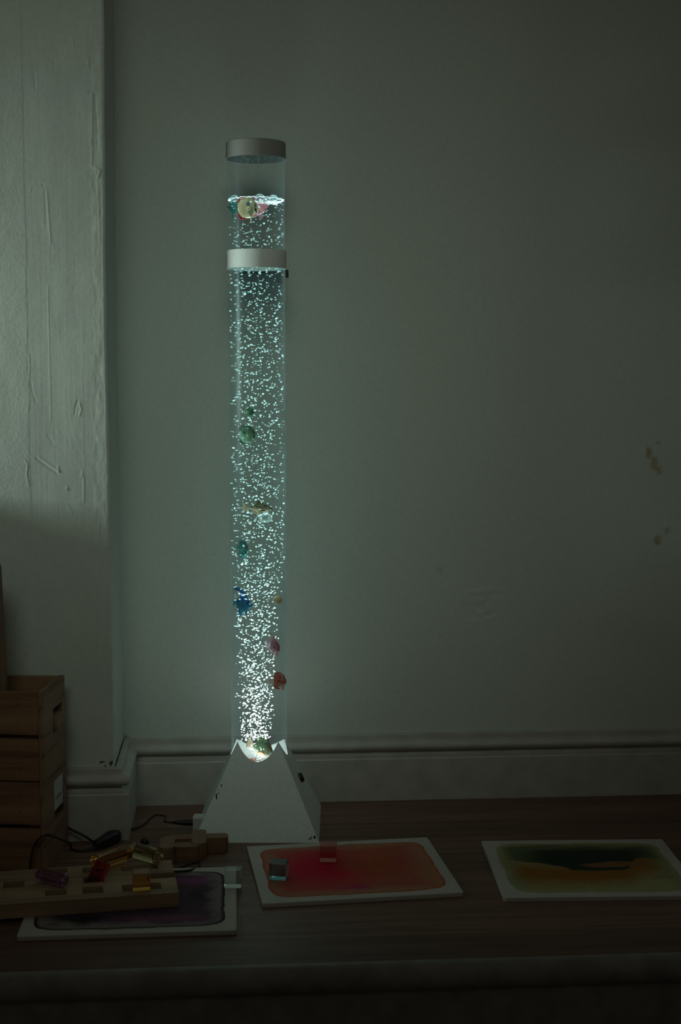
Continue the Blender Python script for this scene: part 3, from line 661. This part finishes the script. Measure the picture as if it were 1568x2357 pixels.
for sg in (-1, 1):
    fin('pelvic_fin', [(.28, -.44), (.26, -.62), (.16, -.66), (.18, -.52), (.14, -.46)], L, t, (0.66, .12, .05), None, .05, y=sg * .08, rx=sg * .2)
    fin('pectoral_fin', [(.20, -.05), (.06, .05), (-.02, -.04), (.06, -.16)], L, t, (0.62, .07, .04), None, .03, y=sg * .17, rx=-sg * .1)
eye(L, t, .41, .06, .10, .04)
# green fish at the bottom and the red one beneath it
t = thing('toy_fish', 'large dark green toy fish with red eye bar tilted on the tube bottom', 'toy fish', lamp_pt(608, 1726, -0.004), rot=(0.1, 0.35, -0.30), group='toy fish in the tube')
L = 56 * 0.00075
def cf(x, s, z, c):
    k = mixc((0.20, 0.36, 0.18), (0.03, 0.085, 0.035), 0.4 + .8 * s)
    if int((x + .25 * abs(z)) * 26) % 2 == 0 and x < .6 and s > 0: k = mixc(k, (0.22, .34, .18), .45)
    if abs(x - .72 + .15 * z) < .035 and z > -.05: k = (0.20, .04, .02)
    if s < -.35: k = mixc(k, (0.85, .8, .66), .7)
    return k
body_mesh('body', [(0, .08, -.08, .03), (.1, .20, -.18, .07), (.3, .40, -.30, .12), (.5, .46, -.34, .15), (.68, .36, -.30, .15), (.82, .18, -.2, .12), (.93, .02, -.12, .07), (1, -.04, -.09, .03)], cf, L, t)
fin('dorsal_fin', [(.1, .40), (-.05, .56), (-.3, .56), (-.45, .36), (-.36, .16), (-.2, .32)], L, t, (0.05, .12, .05), (0.16, .28, .12), .06)
o = fin('tail_fin', [(-.46, .0), (-.58, .12), (-.78, .24), (-.80, .0), (-.76, -.22), (-.58, -.12)], L, t, (0.85, .72, .5), (0.9, .78, .55), .05); o['label'] = 'cream tail fin'
for sg in (-1, 1):
    fin('pectoral_fin', [(.12, -.10), (-.04, -.04), (-.20, -.16), (-.06, -.28)], L, t, (0.8, .42, .2), (0.85, .55, .3), .03, y=sg * .16, rx=-sg * .4)
eye(L, t, .34, .03, .11, .035)
t = thing('toy_fish', 'red and cream toy fish lying on the tube bottom under the green fish', 'toy fish', lamp_pt(579, 1751, -0.030) , rot=(1.2, 0.1, 2.9), group='toy fish in the tube')
L = 34 * 0.00075
def cf(x, s, z, c): return mixc((0.55, .05, .02), (0.8, .6, .4), smst(.1, .6, abs(s) * .6 + .1 * math.sin(9 * x)))
body_mesh('body', LONG, cf, L, t)
fin('tail_fin', [(-.46, .03), (-.60, .09), (-.74, .2), (-.70, .0), (-.72, -.20), (-.58, -.08)], L, t, (0.8, .7, .5), None, .035)
fin('dorsal_fin', [(.16, .17), (.0, .28), (-.22, .28), (-.28, .10), (-.1, .14)], L, t, (0.5, .06, .03), None, .04)
eye(L, t, .30, .045, .083, .028)
for px, py, dy, r, c0, c1, lab in [(575, 949, -0.024, 0.0079, (0.035, 0.12, 0.055), (0.14, 0.36, 0.2), 'small dark green ball hanging in the water above the green fish'), (639, 1381, -0.022, 0.0082, (0.82, 0.58, 0.31), (0.95, 0.78, 0.48), 'small cream yellow ball in the water level with the blue fish')]:
    bm = bmesh.new(); bmesh.ops.create_uvsphere(bm, u_segments=28, v_segments=18, radius=r, matrix=Matrix.Diagonal((1, 1, .95, 1)))
    bmesh.ops.create_cone(bm, cap_ends=True, segments=10, radius1=r * .14, radius2=r * .10, depth=r * .3, matrix=Matrix.Translation((0, 0, r * .98)))
    cs_ = [mixc(c1, c0, .5 + .6 * v.co.z / r) for v in bm.verts]
    o = bmobj('toy_ball', bm, M['toy'], None, True); set_col(o.data, np.array(cs_)); o.location = lamp_pt(px, py, dy); tag(o, lab, 'ball', 'toy balls in the tube')
# ------------------------------------------------------------------ liquid floor tiles
def rrect(w, d, r, n=10):
    out = []
    for cx, cy, a0 in ((w / 2 - r, d / 2 - r, 0), (-w / 2 + r, d / 2 - r, 90), (-w / 2 + r, -d / 2 + r, 180), (w / 2 - r, -d / 2 + r, 270)):
        for i in range(n + 1): a = math.radians(a0 + 90 * i / n); out.append((cx + r * math.cos(a), cy + r * math.sin(a)))
    return out
TW, TD, TT = 0.311, 0.265, 0.007
def liquid_tile(label, corner_fr, corner_fl, colfn, seed, cat_panel, wob=0.0016):
    a, b = corner_fl, corner_fr
    rz = math.atan2(b.y - a.y, b.x - a.x)
    fwd = Vector((-math.sin(rz), math.cos(rz), 0)); mid = (a + b) / 2 + fwd * TD / 2; mid.z = 0
    t = thing('liquid_tile', label, 'floor tile', mid, rz, 'liquid floor tiles')
    bm = bmesh.new(); prism(bm, rrect(TW, TD, 0.004, 4), 0.0, TT, bev=0.0012); bmobj('tile_border', bm, M['tile'], t)
    n_r, n_a = 70, 220; V = []; C = []; w, d = TW - 0.036, TD - 0.036
    for i in range(n_r + 1):
        s = i / n_r
        for k in range(n_a):
            q = 2 * PI * k / n_a; c_, s_ = math.cos(q), math.sin(q)
            p = 9.0; rr = (abs(c_) ** p + abs(s_) ** p) ** (-1 / p)
            u, v = s * rr * c_, s * rr * s_
            e = wob * (s ** 6) * (noise.noise(Vector((3 * c_, 3 * s_, seed))) * 2 + noise.noise(Vector((11 * c_, 11 * s_, seed))))
            V.append((u * w / 2 * (1 + e / (w / 2)), v * d / 2 * (1 + e / (d / 2)), TT + 0.0006 * (1 - s ** 20))); C.append(colfn(u, v, s))
    Fs = [(i * n_a + k, i * n_a + (k + 1) % n_a, (i + 1) * n_a + (k + 1) % n_a, (i + 1) * n_a + k) for i in range(n_r) for k in range(n_a)]
    me = bpy.data.meshes.new('liquid_panel'); me.from_pydata(V, [], Fs); me.polygons.foreach_set('use_smooth', [True] * len(me.polygons)); set_col(me, np.array(C))
    o = link('liquid_panel', me, t, M['gel']); o['label'] = cat_panel; return t
def n3(u, v, f, s): return noise.fractal(Vector((u * f, v * f, s)), 1.0, 2.0, 4)
def pinkc(u, v, s):
    w = .22 * n3(u, v, 1.6, 3.1)
    k = mixc((0.46, 0.12, 0.08), (0.60, 0.018, 0.055), 1.45 - 1.3 * math.hypot((u + .38 + w) / .75, (v - .0 + w) / .95))
    k = mixc(k, (0.44, 0.098, 0.042), 1.15 - 1.3 * math.hypot((u - .25 + w) / .62, (v - .1 + w) / .75))
    k = mixc(k, (0.44, 0.04, 0.16), 1.0 - 1.5 * math.hypot((u - .0 + w) / .5, (v + .78) / .25))
    k = mixc(k, (0.42, 0.20, 0.08), 0.9 - 1.3 * math.hypot((u - .82 + w) / .30, (v + .3) / .8))
    k = mixc(k, (0.48, 0.07, 0.075), 1.0 - 1.6 * math.hypot((u - .62) / .2, (v - .12 + w) / .3))
    k = mixc(k, (0.44, 0.22, 0.14), smst(.72, 1.0, max(abs(u), abs(v)) + .3 * w))
    k = mixc(k, (0.46, 0.12, 0.05), smst(.955, .985, s)); return k
GX = [-1, -.85, -.7, -.55, -.42, -.33, -.26, -.2, 0, .38, .44, .50, .58, .68, .9, 1]; GY = [.36, .28, .2, .14, .06, 0, -.08, -.18, -.2, -.2, -.14, -.02, .2, .34, .25, .2]
def greenc(u, v, s):
    w = .2 * n3(u, v, 2.0, 8.4); f = n3(u * .5, v * 3, 3, 2.2)
    k = mixc((0.37, 0.345, 0.17), (0.30, 0.135, 0.03), 1.35 - 1.1 * abs(v + .28 - .42 * float(smst(.35, .62, u)) + .5 * w) / (.5 + .12 * float(smst(.35, .62, u))))
    k = mixc((0.27, 0.30, 0.15), k, smst(1.02, .70, abs(u) + .4 * w))
    k = mixc(k, (0.13, 0.17, 0.08), .7 * smst(.10, .0, abs(v + .45 + .1 * f)) * smst(.45, .8, abs(u)) * (.6 + f))
    lo = float(np.interp(u, GX, GY)) + .05 * f
    core = smst(lo - .015, lo + .03, v) * smst(.98, .60, v + .12 * abs(u) + .1 * f) * smst(.97, .45, abs(u - .05) + .25 * w)
    k = mixc(k, (0.10, 0.135, 0.075), smst(lo - .03, lo + .04, v) * smst(1.0, .75, v + .1 * f) * smst(1.0, .80, abs(u)) * .85)
    k = mixc(k, (0.030, 0.045, 0.028), core)
    lob = smst(1.15, .85, math.hypot((u - .34) / (.22 if u > .34 else .40), (v - .07 - .12 * max(0, .3 - u) + .25 * max(0, .3 - u)) / .115) + .4 * f)
    k = mixc(k, (0.27, 0.13, 0.05), lob * .9)
    k = mixc(k, (0.36, 0.34, 0.19), smst(.90, .985, s) * .7); return k
def purplec(u, v, s):
    w = .25 * n3(u, v, 2.0, 5.5); f = n3(u, v, 5, 1.2)
    k = (0.095, 0.058, 0.085)
    k = mixc(k, (0.03, 0.025, 0.028), 1.1 - 1.5 * math.hypot((u + .45 + w) / .5, (v + .62 + w) / .35))
    k = mixc(k, (0.035, 0.028, 0.038), 1.0 - 1.4 * math.hypot((u - .72 + w) / .35, (v - .05 + w) / .5))
    k = mixc(k, (0.30, 0.08, 0.22), 1.0 - 1.4 * math.hypot((u - .62 + w) / .4, (v - .62) / .3))
    k = mixc(k, (0.24, 0.09, 0.17), 1.0 - 1.2 * math.hypot((u - .35 + w) / .7, (v + .72) / .22))
    k = mixc(k, (0.29, 0.255, 0.255), (smst(.72, .95, max(abs(u), abs(v)) + .35 * w + .1 * f)) * .85)
    k = mixc(k, (0.03, 0.026, 0.03), smst(.95, .985, s)); return k
T1 = liquid_tile('white bordered tile of dark purple liquid under the slotted wooden board', onz(547, 2152), onz(36, 2167), purplec, 2.0, 'dark purple liquid panel')
T2 = liquid_tile('white bordered tile of red and orange liquid in front of the lamp base', onz(1070, 2064), onz(602, 2091), pinkc, 5.0, 'red, pink and orange liquid panel')
T3 = liquid_tile('white bordered tile of green and amber liquid at the right', onz(1640, 2071), onz(1147, 2077), greenc, 9.0, 'green and amber liquid panel')
# ------------------------------------------------------------------ slotted wooden board
ZB = TT + 0.0008; BT = 0.0215
fr = onz(412, 2054, ZB + BT); br = onz(398, 1979, ZB + BT); fl = onz(0, 2083, ZB + BT)
bz = math.atan2(fr.y - fl.y, fr.x - fl.x); ax = Vector((math.cos(bz), math.sin(bz), 0)); ay = Vector((-math.sin(bz), math.cos(bz), 0))
BD = (br - fr).dot(ay); BL = 0.44
bo = fr.copy(); bo.z = ZB
def bl(px, py):
    q = onz(px, py, ZB + BT) - bo; return (q.dot(ax), q.dot(ay))
slots = [((111, 1999), (155, 2011)), ((190, 1996), (236, 2008)), ((278, 1991), (363, 2003)), ((8, 2029), (56, 2043)), ((192, 2018), (239, 2031)), ((104, 2047), (153, 2061)), ((190, 2040), (238, 2056)), ((281, 2034), (372, 2049))]
rects = []
for (a, b) in slots:
    x0, y0 = bl(a[0], (a[1] + b[1]) / 2); x1, _ = bl(b[0], (a[1] + b[1]) / 2); _, ya = bl((a[0] + b[0]) / 2, b[1]); _, yb = bl((a[0] + b[0]) / 2, a[1]); rects.append((x0, x1, ya, yb))
ya = bl(375, 2021)[1]; yb = bl(375, 2009)[1]; rects.append((bl(338, 2015)[0], 0.01, ya, yb))
# more of the same slots where the board runs out of the picture
for dx in (-.155,): rects += [(r_[0] + dx, r_[1] + dx, r_[2], r_[3]) for r_ in rects[:1] + rects[3:4] + rects[5:6]]
cx_ = sorted({-BL, 0.0} | {max(-BL + .01, min(0, r_[i])) for r_ in rects for i in (0, 1)}); cy_ = sorted({0.0, BD} | {r_[i] for r_ in rects for i in (2, 3)})
def solid(i, j):
    if i < 0 or j < 0 or i >= len(cx_) - 1 or j >= len(cy_) - 1: return False
    x, y = (cx_[i] + cx_[i + 1]) / 2, (cy_[j] + cy_[j + 1]) / 2
    return not any(r_[0] < x < r_[1] and r_[2] < y < r_[3] for r_ in rects)
bm = bmesh.new(); vc = {}
def bv(i, j, k):
    if (i, j, k) not in vc: vc[(i, j, k)] = bm.verts.new((cx_[i], cy_[j], BT * k))
    return vc[(i, j, k)]
for i in range(len(cx_) - 1):
    for j in range(len(cy_) - 1):
        if not solid(i, j): continue
        bm.faces.new((bv(i, j, 1), bv(i + 1, j, 1), bv(i + 1, j + 1, 1), bv(i, j + 1, 1))); bm.faces.new((bv(i, j, 0), bv(i, j + 1, 0), bv(i + 1, j + 1, 0), bv(i + 1, j, 0)))
        for di, dj, e in ((0, -1, ((i, j), (i + 1, j))), (1, 0, ((i + 1, j), (i + 1, j + 1))), (0, 1, ((i + 1, j + 1), (i, j + 1))), (-1, 0, ((i, j + 1), (i, j)))):
            if not solid(i + di, j + dj): bm.faces.new((bv(*e[0], 0), bv(*e[1], 0), bv(*e[1], 1), bv(*e[0], 1)))
o = bmobj('slotted_board', bm, M['board']); o.location = bo; o.rotation_euler = (0, 0, bz)
bv_ = o.modifiers.new('b', 'BEVEL'); bv_.width = 0.0007; bv_.segments = 2; bv_.limit_method = 'ANGLE'
tag(o, 'long wooden board with rows of rectangular slots lying on the purple tile', 'board')
ZBT = ZB + BT
# ------------------------------------------------------------------ acrylic blocks
def acryl(name, label, cat, bm, c, loc, rot, group=None, rough=0.04, smooth=False):
    o = bmobj(name, bm, acrylic('acrylic_' + label.split()[0] + '_' + name, c, rough), None, smooth); o.location = loc; o.rotation_euler = rot
    if smooth: o.modifiers.new('w', 'EDGE_SPLIT').split_angle = 0.6
    return tag(o, label, cat, group)
def cube_bm(s, bev=0.0012):
    bm = bmesh.new(); box(bm, -s / 2, s / 2, -s / 2, s / 2, 0, s, bev); return bm
def rod_bm(r, l, n=40):
    bm = bmesh.new(); lathe(bm, [(0, -l / 2), (r - .0008, -l / 2), (r, -l / 2 + .0008), (r, l / 2 - .0008), (r - .0008, l / 2), (0, l / 2)], n); return bm
zt = TT + 0.0008
G = 'translucent acrylic blocks'
acryl('acrylic_cube', 'aqua blue clear cube on the left of the red tile', 'cube', cube_bm(0.0265), (0.30, 0.72, 0.78), onz(643, 2025, zt) + Vector((0, .010, 0)), (0, 0, -0.25), G)
acryl('acrylic_cube', 'pale red frosted cube at the back edge of the red tile', 'cube', cube_bm(0.0265), (0.80, 0.32, 0.31), onz(757, 1984, zt) + Vector((0, .012, 0)), (0, 0, -0.12), G, 0.3)
acryl('acrylic_cube', 'colourless clear cube on the right corner of the purple tile', 'cube', cube_bm(0.0265), (0.88, 0.96, 0.94), onz(537, 2044, zt) + Vector((0, .012, 0)), (0, 0, -0.05), G)
acryl('acrylic_cube', 'amber clear cube standing on the front right slot of the wooden board', 'cube', cube_bm(0.0265), (0.95, 0.52, 0.12), onz(324, 2051, ZBT + .0005) + Vector((0, .012, 0)), (0, 0, bz + .02), G)
def between(a, b):
    d = (b - a); q = d.to_track_quat('Z', 'Y'); return (a + b) / 2, q.to_euler()
r = 0.0125
# orange rod: left end on the board, lying towards the back right
a = onz(228, 1990, ZBT + r + .001); b = onz(281, 1964, ZBT + r + .001)
m_, e_ = between(onz(233, 1981, ZBT + r + .0005), onz(281, 1966, ZBT + r + .0005)); acryl('acrylic_rod', 'orange clear round rod lying across the back of the wooden board', 'rod', rod_bm(r, (a - b).length + .006), (0.95, 0.46, 0.13), m_, e_, G, smooth=True)
a = onz(308, 1956, ZBT + r + .001); b = onz(362, 1972, ZBT + r + .001)
m_, e_ = between(a, b); acryl('acrylic_rod', 'pale yellow clear round rod behind the long back slot of the board', 'rod', rod_bm(r, (a - b).length + .004), (0.92, 0.84, 0.48), m_, e_, G, smooth=True)
r2 = 0.0105
a = onz(93, 2013, ZBT + r2 + .001); b = onz(146, 2026, ZBT + r2 + .001)
m_, e_ = between(a, b); acryl('acrylic_rod', 'dark purple clear round rod lying on the left of the wooden board', 'rod', rod_bm(r2, (a - b).length + .004), (0.50, 0.26, 0.50), m_, e_, G, smooth=True)
# red square bar leaning out of a slot
bm = bmesh.new(); box(bm, -.0092, .0092, -.0092, .0092, 0, 0.0485, .0012)
e_ = onz(220, 2024, ZBT); d = (onz(238, 1985, ZBT + 0.024) - e_).normalized(); foot = e_ - d * ((BT - .004) / d.z); head = e_ + d * .03
d = (head - foot); o = acryl('acrylic_bar', 'red clear square bar propped in a slot of the wooden board', 'bar', bm, (0.62, 0.010, 0.022), foot, (0, 0, 0), G)
o.rotation_euler = (d.to_track_quat('Z', 'Y').to_matrix() @ Matrix.Rotation(0.62, 3, 'Z')).to_euler()
# ------------------------------------------------------------------ wooden interlocking puzzle (two bars each way)
t = thing('wooden_puzzle', 'brown wooden lattice of four interlocking bars left of the lamp base', 'puzzle', onz(447, 1966) , 0.02)
o0 = t.location
def rel(px, py, z): q = onz(px, py, z) - o0; return q.x, q.y
q = 0.025
def bar(x0, x1, y0, y1, z0, z1, ax, m, ch=0.006):
    """square bar with clipped corners at its ends (seen from above)"""
    P = [(x0 + ch, y0), (x1 - ch, y0), (x1, y0 + ch), (x1, y1 - ch), (x1 - ch, y1), (x0 + ch, y1), (x0, y1 - ch), (x0, y0 + ch)]
    bm = bmesh.new(); prism(bm, P, z0, z1, bev=0.0012); return bmobj('bar', bm, m, t)
zt_ = 0.0265
xb1 = rel(526, 1935, .014)[0]; xb0 = rel(388, 1935, .014)[0]
yb0 = rel(500, 1964, 0)[1]; yf0 = rel(430, 1985, 0)[1]
bar(xb0, xb1, yb0, yb0 + q, 0.0, zt_, 0, M['puzzle'])
bar(rel(398, 1985, 0)[0], rel(458, 1980, 0)[0], yf0, yf0 + q, 0.0, zt_, 0, M['puzzle'])
xm = rel(457, 1950, .02)[0]; xl = rel(383, 1960, .02)[0]
bm = bmesh.new()
def cross(x, y0, y1):
    ch = .006; P = [(x - q / 2 + ch, y0), (x + q / 2 - ch, y0), (x + q / 2, y0 + ch), (x + q / 2, y1 - ch), (x + q / 2 - ch, y1), (x - q / 2 + ch, y1), (x - q / 2, y1 - ch), (x - q / 2, y0 + ch)]
    bm = bmesh.new(); prism(bm, P, 0.0, zt_ + 0.0012, bev=0.0012); return bmobj('bar', bm, M['puzzle2'], t)
cross(xm, yf0 + q * .45, yb0 + q * 1.75); cross(xl, yf0 - .006, yb0 + q * 0.55)
# ------------------------------------------------------------------ crates
cr = -0.141                                                          # turned a little out of line with the wall
p0 = onz(108, 2006); CW = 0.31; CD = 0.128; CH = 0.1478
def crate(label, z0, paper):
    t = thing('wooden_crate', label, 'crate', (p0.x, p0.y, z0), cr, 'stacked wooden crates')
    w = 0.010; et = 0.0085
    for zz0, zz1 in ((0.0, 0.0695), (0.0755, CH - .0012)):           # front and back slats between the end panels
        for y0 in (0.0, CD - w):
            bm = bmesh.new(); box(bm, -CW + et, -et - .0006, y0, y0 + w, zz0 + .0005, zz1 - .0005, 0.0012); o = bmobj('slat', bm, M['crate'], t)
            if y0 == 0.0:
                for zz in (.3, .72):
                    bm = bmesh.new(); bmesh.ops.create_cone(bm, cap_ends=True, segments=10, radius1=.0011, radius2=.0011, depth=.0008, matrix=Matrix.Translation((-et - .033, y0 - .0001, zz0 + (zz1 - zz0) * zz)) @ Matrix.Rotation(PI / 2, 4, 'X'))
                    bmobj('nail_head', bm, M['chip'], o)
    for s in (0, 1):                                                 # end panels with a hand hole
        x0 = -et if s == 0 else -CW
        bm = bmesh.new(); y0, y1 = 0.0, CD; ha, hb, hz0, hz1 = CD * .42, CD * .86, 0.066, 0.106
        for (ya_, yb__, za, zb) in ((y0, ha, 0, CH - .0008), (hb, y1, 0, CH - .0008), (ha, hb, 0, hz0), (ha, hb, hz1, CH - .0008)): box(bm, x0, x0 + et, ya_, yb__, za, zb)
        bmesh.ops.remove_doubles(bm, verts=bm.verts, dist=1e-5); o = bmobj('end_panel', bm, M['crate_end'], t)
    for xx in (-et - .0205, -CW + et + .002):                         # inside corner posts
        for yy in (w + .0005, CD - w - .0185):
            bm = bmesh.new(); box(bm, xx, xx + .018, yy, yy + .018, .004, CH - .012, .001); bmobj('corner_post', bm, M['plank'], t)
    bm = bmesh.new(); box(bm, -CW + et, -et, w, CD - w, .004, .011); bmobj('bottom_board', bm, M['crate'], t)
    if paper:
        bm = bmesh.new(); box(bm, .0002, .0006, CD * .40, CD * .80, .084, .133); o = bmobj('paper_label', bm, M['label'], t); o['label'] = 'small white paper label'
        bm = bmesh.new(); y = CD * .45
        while y < CD * .74:
            h_ = random.uniform(.004, .0075); box(bm, .0007, .0008, y, y + .0016, .100, .100 + h_)
            if random.random() < .5: box(bm, .0007, .0008, y, y + .0032, .100 + h_ * .5, .1008 + h_ * .5)
            y += .0042
        w_ = bmobj('handwriting', bm, M['chip'], o)
    else:                                                            # cleat behind the hand hole
        bm = bmesh.new(); box(bm, -et - .001, .006, CD * .46, CD * .86, .068, .092, .0012); bmobj('cleat', bm, M['crate_end'], t)
    return t
crate('lower slatted pine crate with a paper label on its end, on the floor', 0.0, True)
crate('upper slatted pine crate holding a tall plank, stacked on another crate', CH, False)
# plank standing in the upper crate
bm = bmesh.new(); wv = 0.07; hh = 0.345; rr = 0.018
P = [(-wv, 0), (0, 0), (0, hh - rr)] + [(-rr + rr * math.cos(a), hh - rr + rr * math.sin(a)) for a in [PI / 2 * i / 8 for i in range(1, 9)]] + [(-wv + rr - rr * math.sin(a), hh - rr + rr * math.cos(a)) for a in [PI / 2 * i / 8 for i in range(0, 9)]]
prism(bm, P, 0, 0.014, axis='y', bev=0.002); o = bmobj('wooden_plank', bm, M['plank'])
pp = ony(22, 1585, p0.y + 0.045); o.location = (pp.x, p0.y + 0.030, CH + .0145); o.rotation_euler = (-0.02, math.radians(-2.2), cr); tag(o, 'tall brown plank with rounded top standing in the upper crate', 'plank')
# ------------------------------------------------------------------ power cable
t = thing('power_cable', 'black power cable with inline switch running from the lamp base', 'cable', onz(245, 1930))
o0 = t.location.copy(); bm = bmesh.new(); cr_ = 0.0019
def C(px, py, z): return onz(px, py, z) - o0
inlet = lamp.location + Matrix.Rotation(LR, 3, 'Z') @ Vector((-0.113, -0.053, 0.018))
pl0 = inlet - o0
A = [pl0 + Vector((-.034, -.001, .001)), pl0 + Vector((-.05, -.002, .004)), C(382, 1880, .012), C(360, 1876, .013), C(345, 1885, .010), C(333, 1896, .005), C(318, 1904, .003), C(298, 1909, .006), C(272, 1917, .012)]
tube(bm, smooth_path(A, 8), cr_, 8)
CY = lambda px, py, y: ony(px, py, y) - o0
Bp = [C(222, 1943, .010), CY(205, 1931, 2.372), CY(188, 1921, 2.378), CY(165, 1910, 2.384), CY(150, 1903, 2.388), CY(128, 1897, 2.392)]
tube(bm, smooth_path(Bp, 8), cr_ * 1.15, 8)
D = [C(222, 1950, .007), C(205, 1956, .004), C(182, 1959, .0025), C(164, 1953, .0025), CY(163, 1944, 2.32), CY(150, 1936, 2.29), CY(128, 1927, 2.24), CY(107, 1922, p0.y - .012), CY(88, 1933, p0.y - .012), CY(75, 1958, p0.y - .012), CY(70, 1990, p0.y - .014), C(70, 2004, .0025)]
tube(bm, smooth_path(D, 8), cr_, 8)
E_ = [C(270, 1950, .004), C(285, 1955, .0025), C(300, 1954, .0025), C(330, 1958, .0025), C(350, 1975, .0025), C(368, 1994, .0025), C(402, 2000, .0025), C(425, 1992, .0035), C(450, 1984, .0035), C(459, 1985, .003), C(456, 1994, .003), C(436, 2003, TT + .003), C(404, 2005.5, TT + .003), C(392, 2002, TT + .003)]
tube(bm, smooth_path(E_, 8), cr_, 8)
bmobj('cord', bm, M['black'], t, True)
a, b = C(219, 1946, .010), C(273, 1920, .0125); d = b - a
bm = bmesh.new()
rings = []
for k, (s, hw, hh_) in enumerate([(0, .0045, .005), (.06, .0075, .0075), (.3, .0085, .0085), (.55, .0105, .0105), (.82, .0105, .0105), (.96, .008, .0085), (1, .0045, .005)]):
    c_ = a + d * s; dx = d.normalized(); n_ = Vector((-dx.y, dx.x, 0)).normalized(); u_ = dx.cross(n_)
    rings.append([bm.verts.new(c_ + n_ * hw * (abs(math.cos(q_)) ** .6) * (1 if math.cos(q_) > 0 else -1) + u_ * hh_ * (abs(math.sin(q_)) ** .6) * (1 if math.sin(q_) > 0 else -1)) for q_ in [2 * PI * i / 20 for i in range(20)]])
for A_, B_ in zip(rings[:-1], rings[1:]):
    for i in range(20): bm.faces.new((A_[i], A_[(i + 1) % 20], B_[(i + 1) % 20], B_[i]))
bm.faces.new(rings[0][::-1]); bm.faces.new(rings[-1]); sw = bmobj('inline_switch', bm, M['black'], t, True)
dx = d.normalized(); n_ = Vector((-dx.y, dx.x, 0)).normalized()
bm = bmesh.new(); bmesh.ops.create_cone(bm, cap_ends=True, segments=20, radius1=.0045, radius2=.0038, depth=.004, matrix=Matrix.Translation(a + d * .62 + Vector((0, 0, .0105)))); bmobj('switch_button', bm, M['black'], sw, True)
bm = bmesh.new(); tube(bm, [pl0 + Vector((-.036, -.001, .001)), pl0 + Vector((-.030, -.001, .001)), pl0 + Vector((-.016, 0, 0)), pl0 + Vector((-.004, 0, 0)), pl0 + Vector((-.001, 0, 0))], .005, 16, rad=lambda k: [.0024, .0034, .0052, .0060, .0058][min(4, int(k * 4 + .5))]); bmobj('plug', bm, M['black'], t, True)
# small black knob behind the yellow rod
bm = bmesh.new(); lathe(bm, [(0, 0), (.006, 0), (.0072, .002), (.0068, .007), (.0045, .010), (0, .0108)], 24); o = bmobj('black_knob', bm, M['black'], None, True); o.location = onz(333, 1945) + Vector((0, .004, 0)); tag(o, 'small black knob on the floor behind the yellow rod', 'knob')
# dark red block standing on the lower floor, only its corner in view
bm = bmesh.new(); box(bm, -.05, .05, -.04, .04, 0, .13, .006, 3)
for k in (-1, 1):
    bmesh.ops.create_cone(bm, cap_ends=True, segments=24, radius1=.015, radius2=.015, depth=.012, matrix=Matrix.Translation((k * .025, 0, .135)))
top = ony(566, 2342, 1.70)
o = bmobj('toy_block', bm, M['redtoy']); tag(o, 'dark red toy block on the lower floor, its corner at the bottom edge', 'toy block')
# ------------------------------------------------------------------ light
def area(name, loc, look, sx, sy, e, c, spread=180):
    l = bpy.data.lights.new(name, 'AREA'); l.shape = 'RECTANGLE'; l.size = sx; l.size_y = sy; l.energy = e; l.color = c; l.spread = math.radians(spread)
    o = bpy.data.objects.new(name, l); COL.objects.link(o); o.location = loc; o.rotation_euler = (Vector(look) - Vector(loc)).to_track_quat('-Z', 'Y').to_euler(); return o
def point(name, loc, e, c, r=0.03):
    l = bpy.data.lights.new(name, 'POINT'); l.energy = e; l.color = c; l.shadow_soft_size = r
    o = bpy.data.objects.new(name, l); COL.objects.link(o); o.location = loc; return o
area('window_light', (-2.0, YP - 0.26, 0.92), (-0.3, YP - 0.01, 0.80), 0.34, 0.34, 1.85, (0.78, 1.0, 0.90), 42)
area('room_light', (-0.12, 0.35, 2.15), (-0.08, 2.6, 0.79), 1.5, 1.1, 0.70, (0.82, 1.0, 0.82), 34)
TEAL = (0.42, 1.0, 0.86)
point('lamp_led', (LC.x + 0.004, LC.y + 0.012, 0.1125), 0.011, (0.92, 1.0, 0.95), 0.007)
for z, e in ((0.22, 0.004), (0.32, 0.008), (0.46, 0.018), (0.62, 0.014), (0.80, 0.009), (0.96, 0.007), (1.08, 0.005), (1.155, 0.0022)):
    point('tube_glow', (LC.x, LC.y, z), e, TEAL, 0.02)
for z, e in ((0.112, 0.5), (0.36, 1.3), (0.62, 1.0), (0.86, 0.85)):   # light carried up the column
    l = bpy.data.lights.new('column_uplight', 'SPOT'); l.energy = e; l.color = (0.78, 1.0, 0.93); l.spot_size = math.radians(34); l.spot_blend = 1.0; l.shadow_soft_size = 0.015
    q_ = bpy.data.objects.new('column_uplight', l); COL.objects.link(q_); q_.location = (LC.x, LC.y, z); q_.rotation_euler = (PI, 0, 0)
wd = bpy.data.worlds.new('world'); S.world = wd; wd.use_nodes = True
bg = wd.node_tree.nodes['Background']; bg.inputs['Color'].default_value = (1.0, 0.90, 0.72, 1); bg.inputs['Strength'].default_value = 0.0275
S.view_settings.view_transform = 'Standard'; S.view_settings.look = 'None'; S.view_settings.exposure = 0.0; S.view_settings.gamma = 1.0
S.cycles.max_bounces = 10; S.cycles.transparent_max_bounces = 48; S.cycles.transmission_bounces = 10; S.cycles.caustics_refractive = True
S.cycles.use_denoising = True
S.cycles.sample_clamp_indirect = 2.0
o = bpy.data.objects['toy_block']; o.location = (top.x + 0.02, 1.74, -0.36); o.rotation_euler = (0, 0, 0.5)
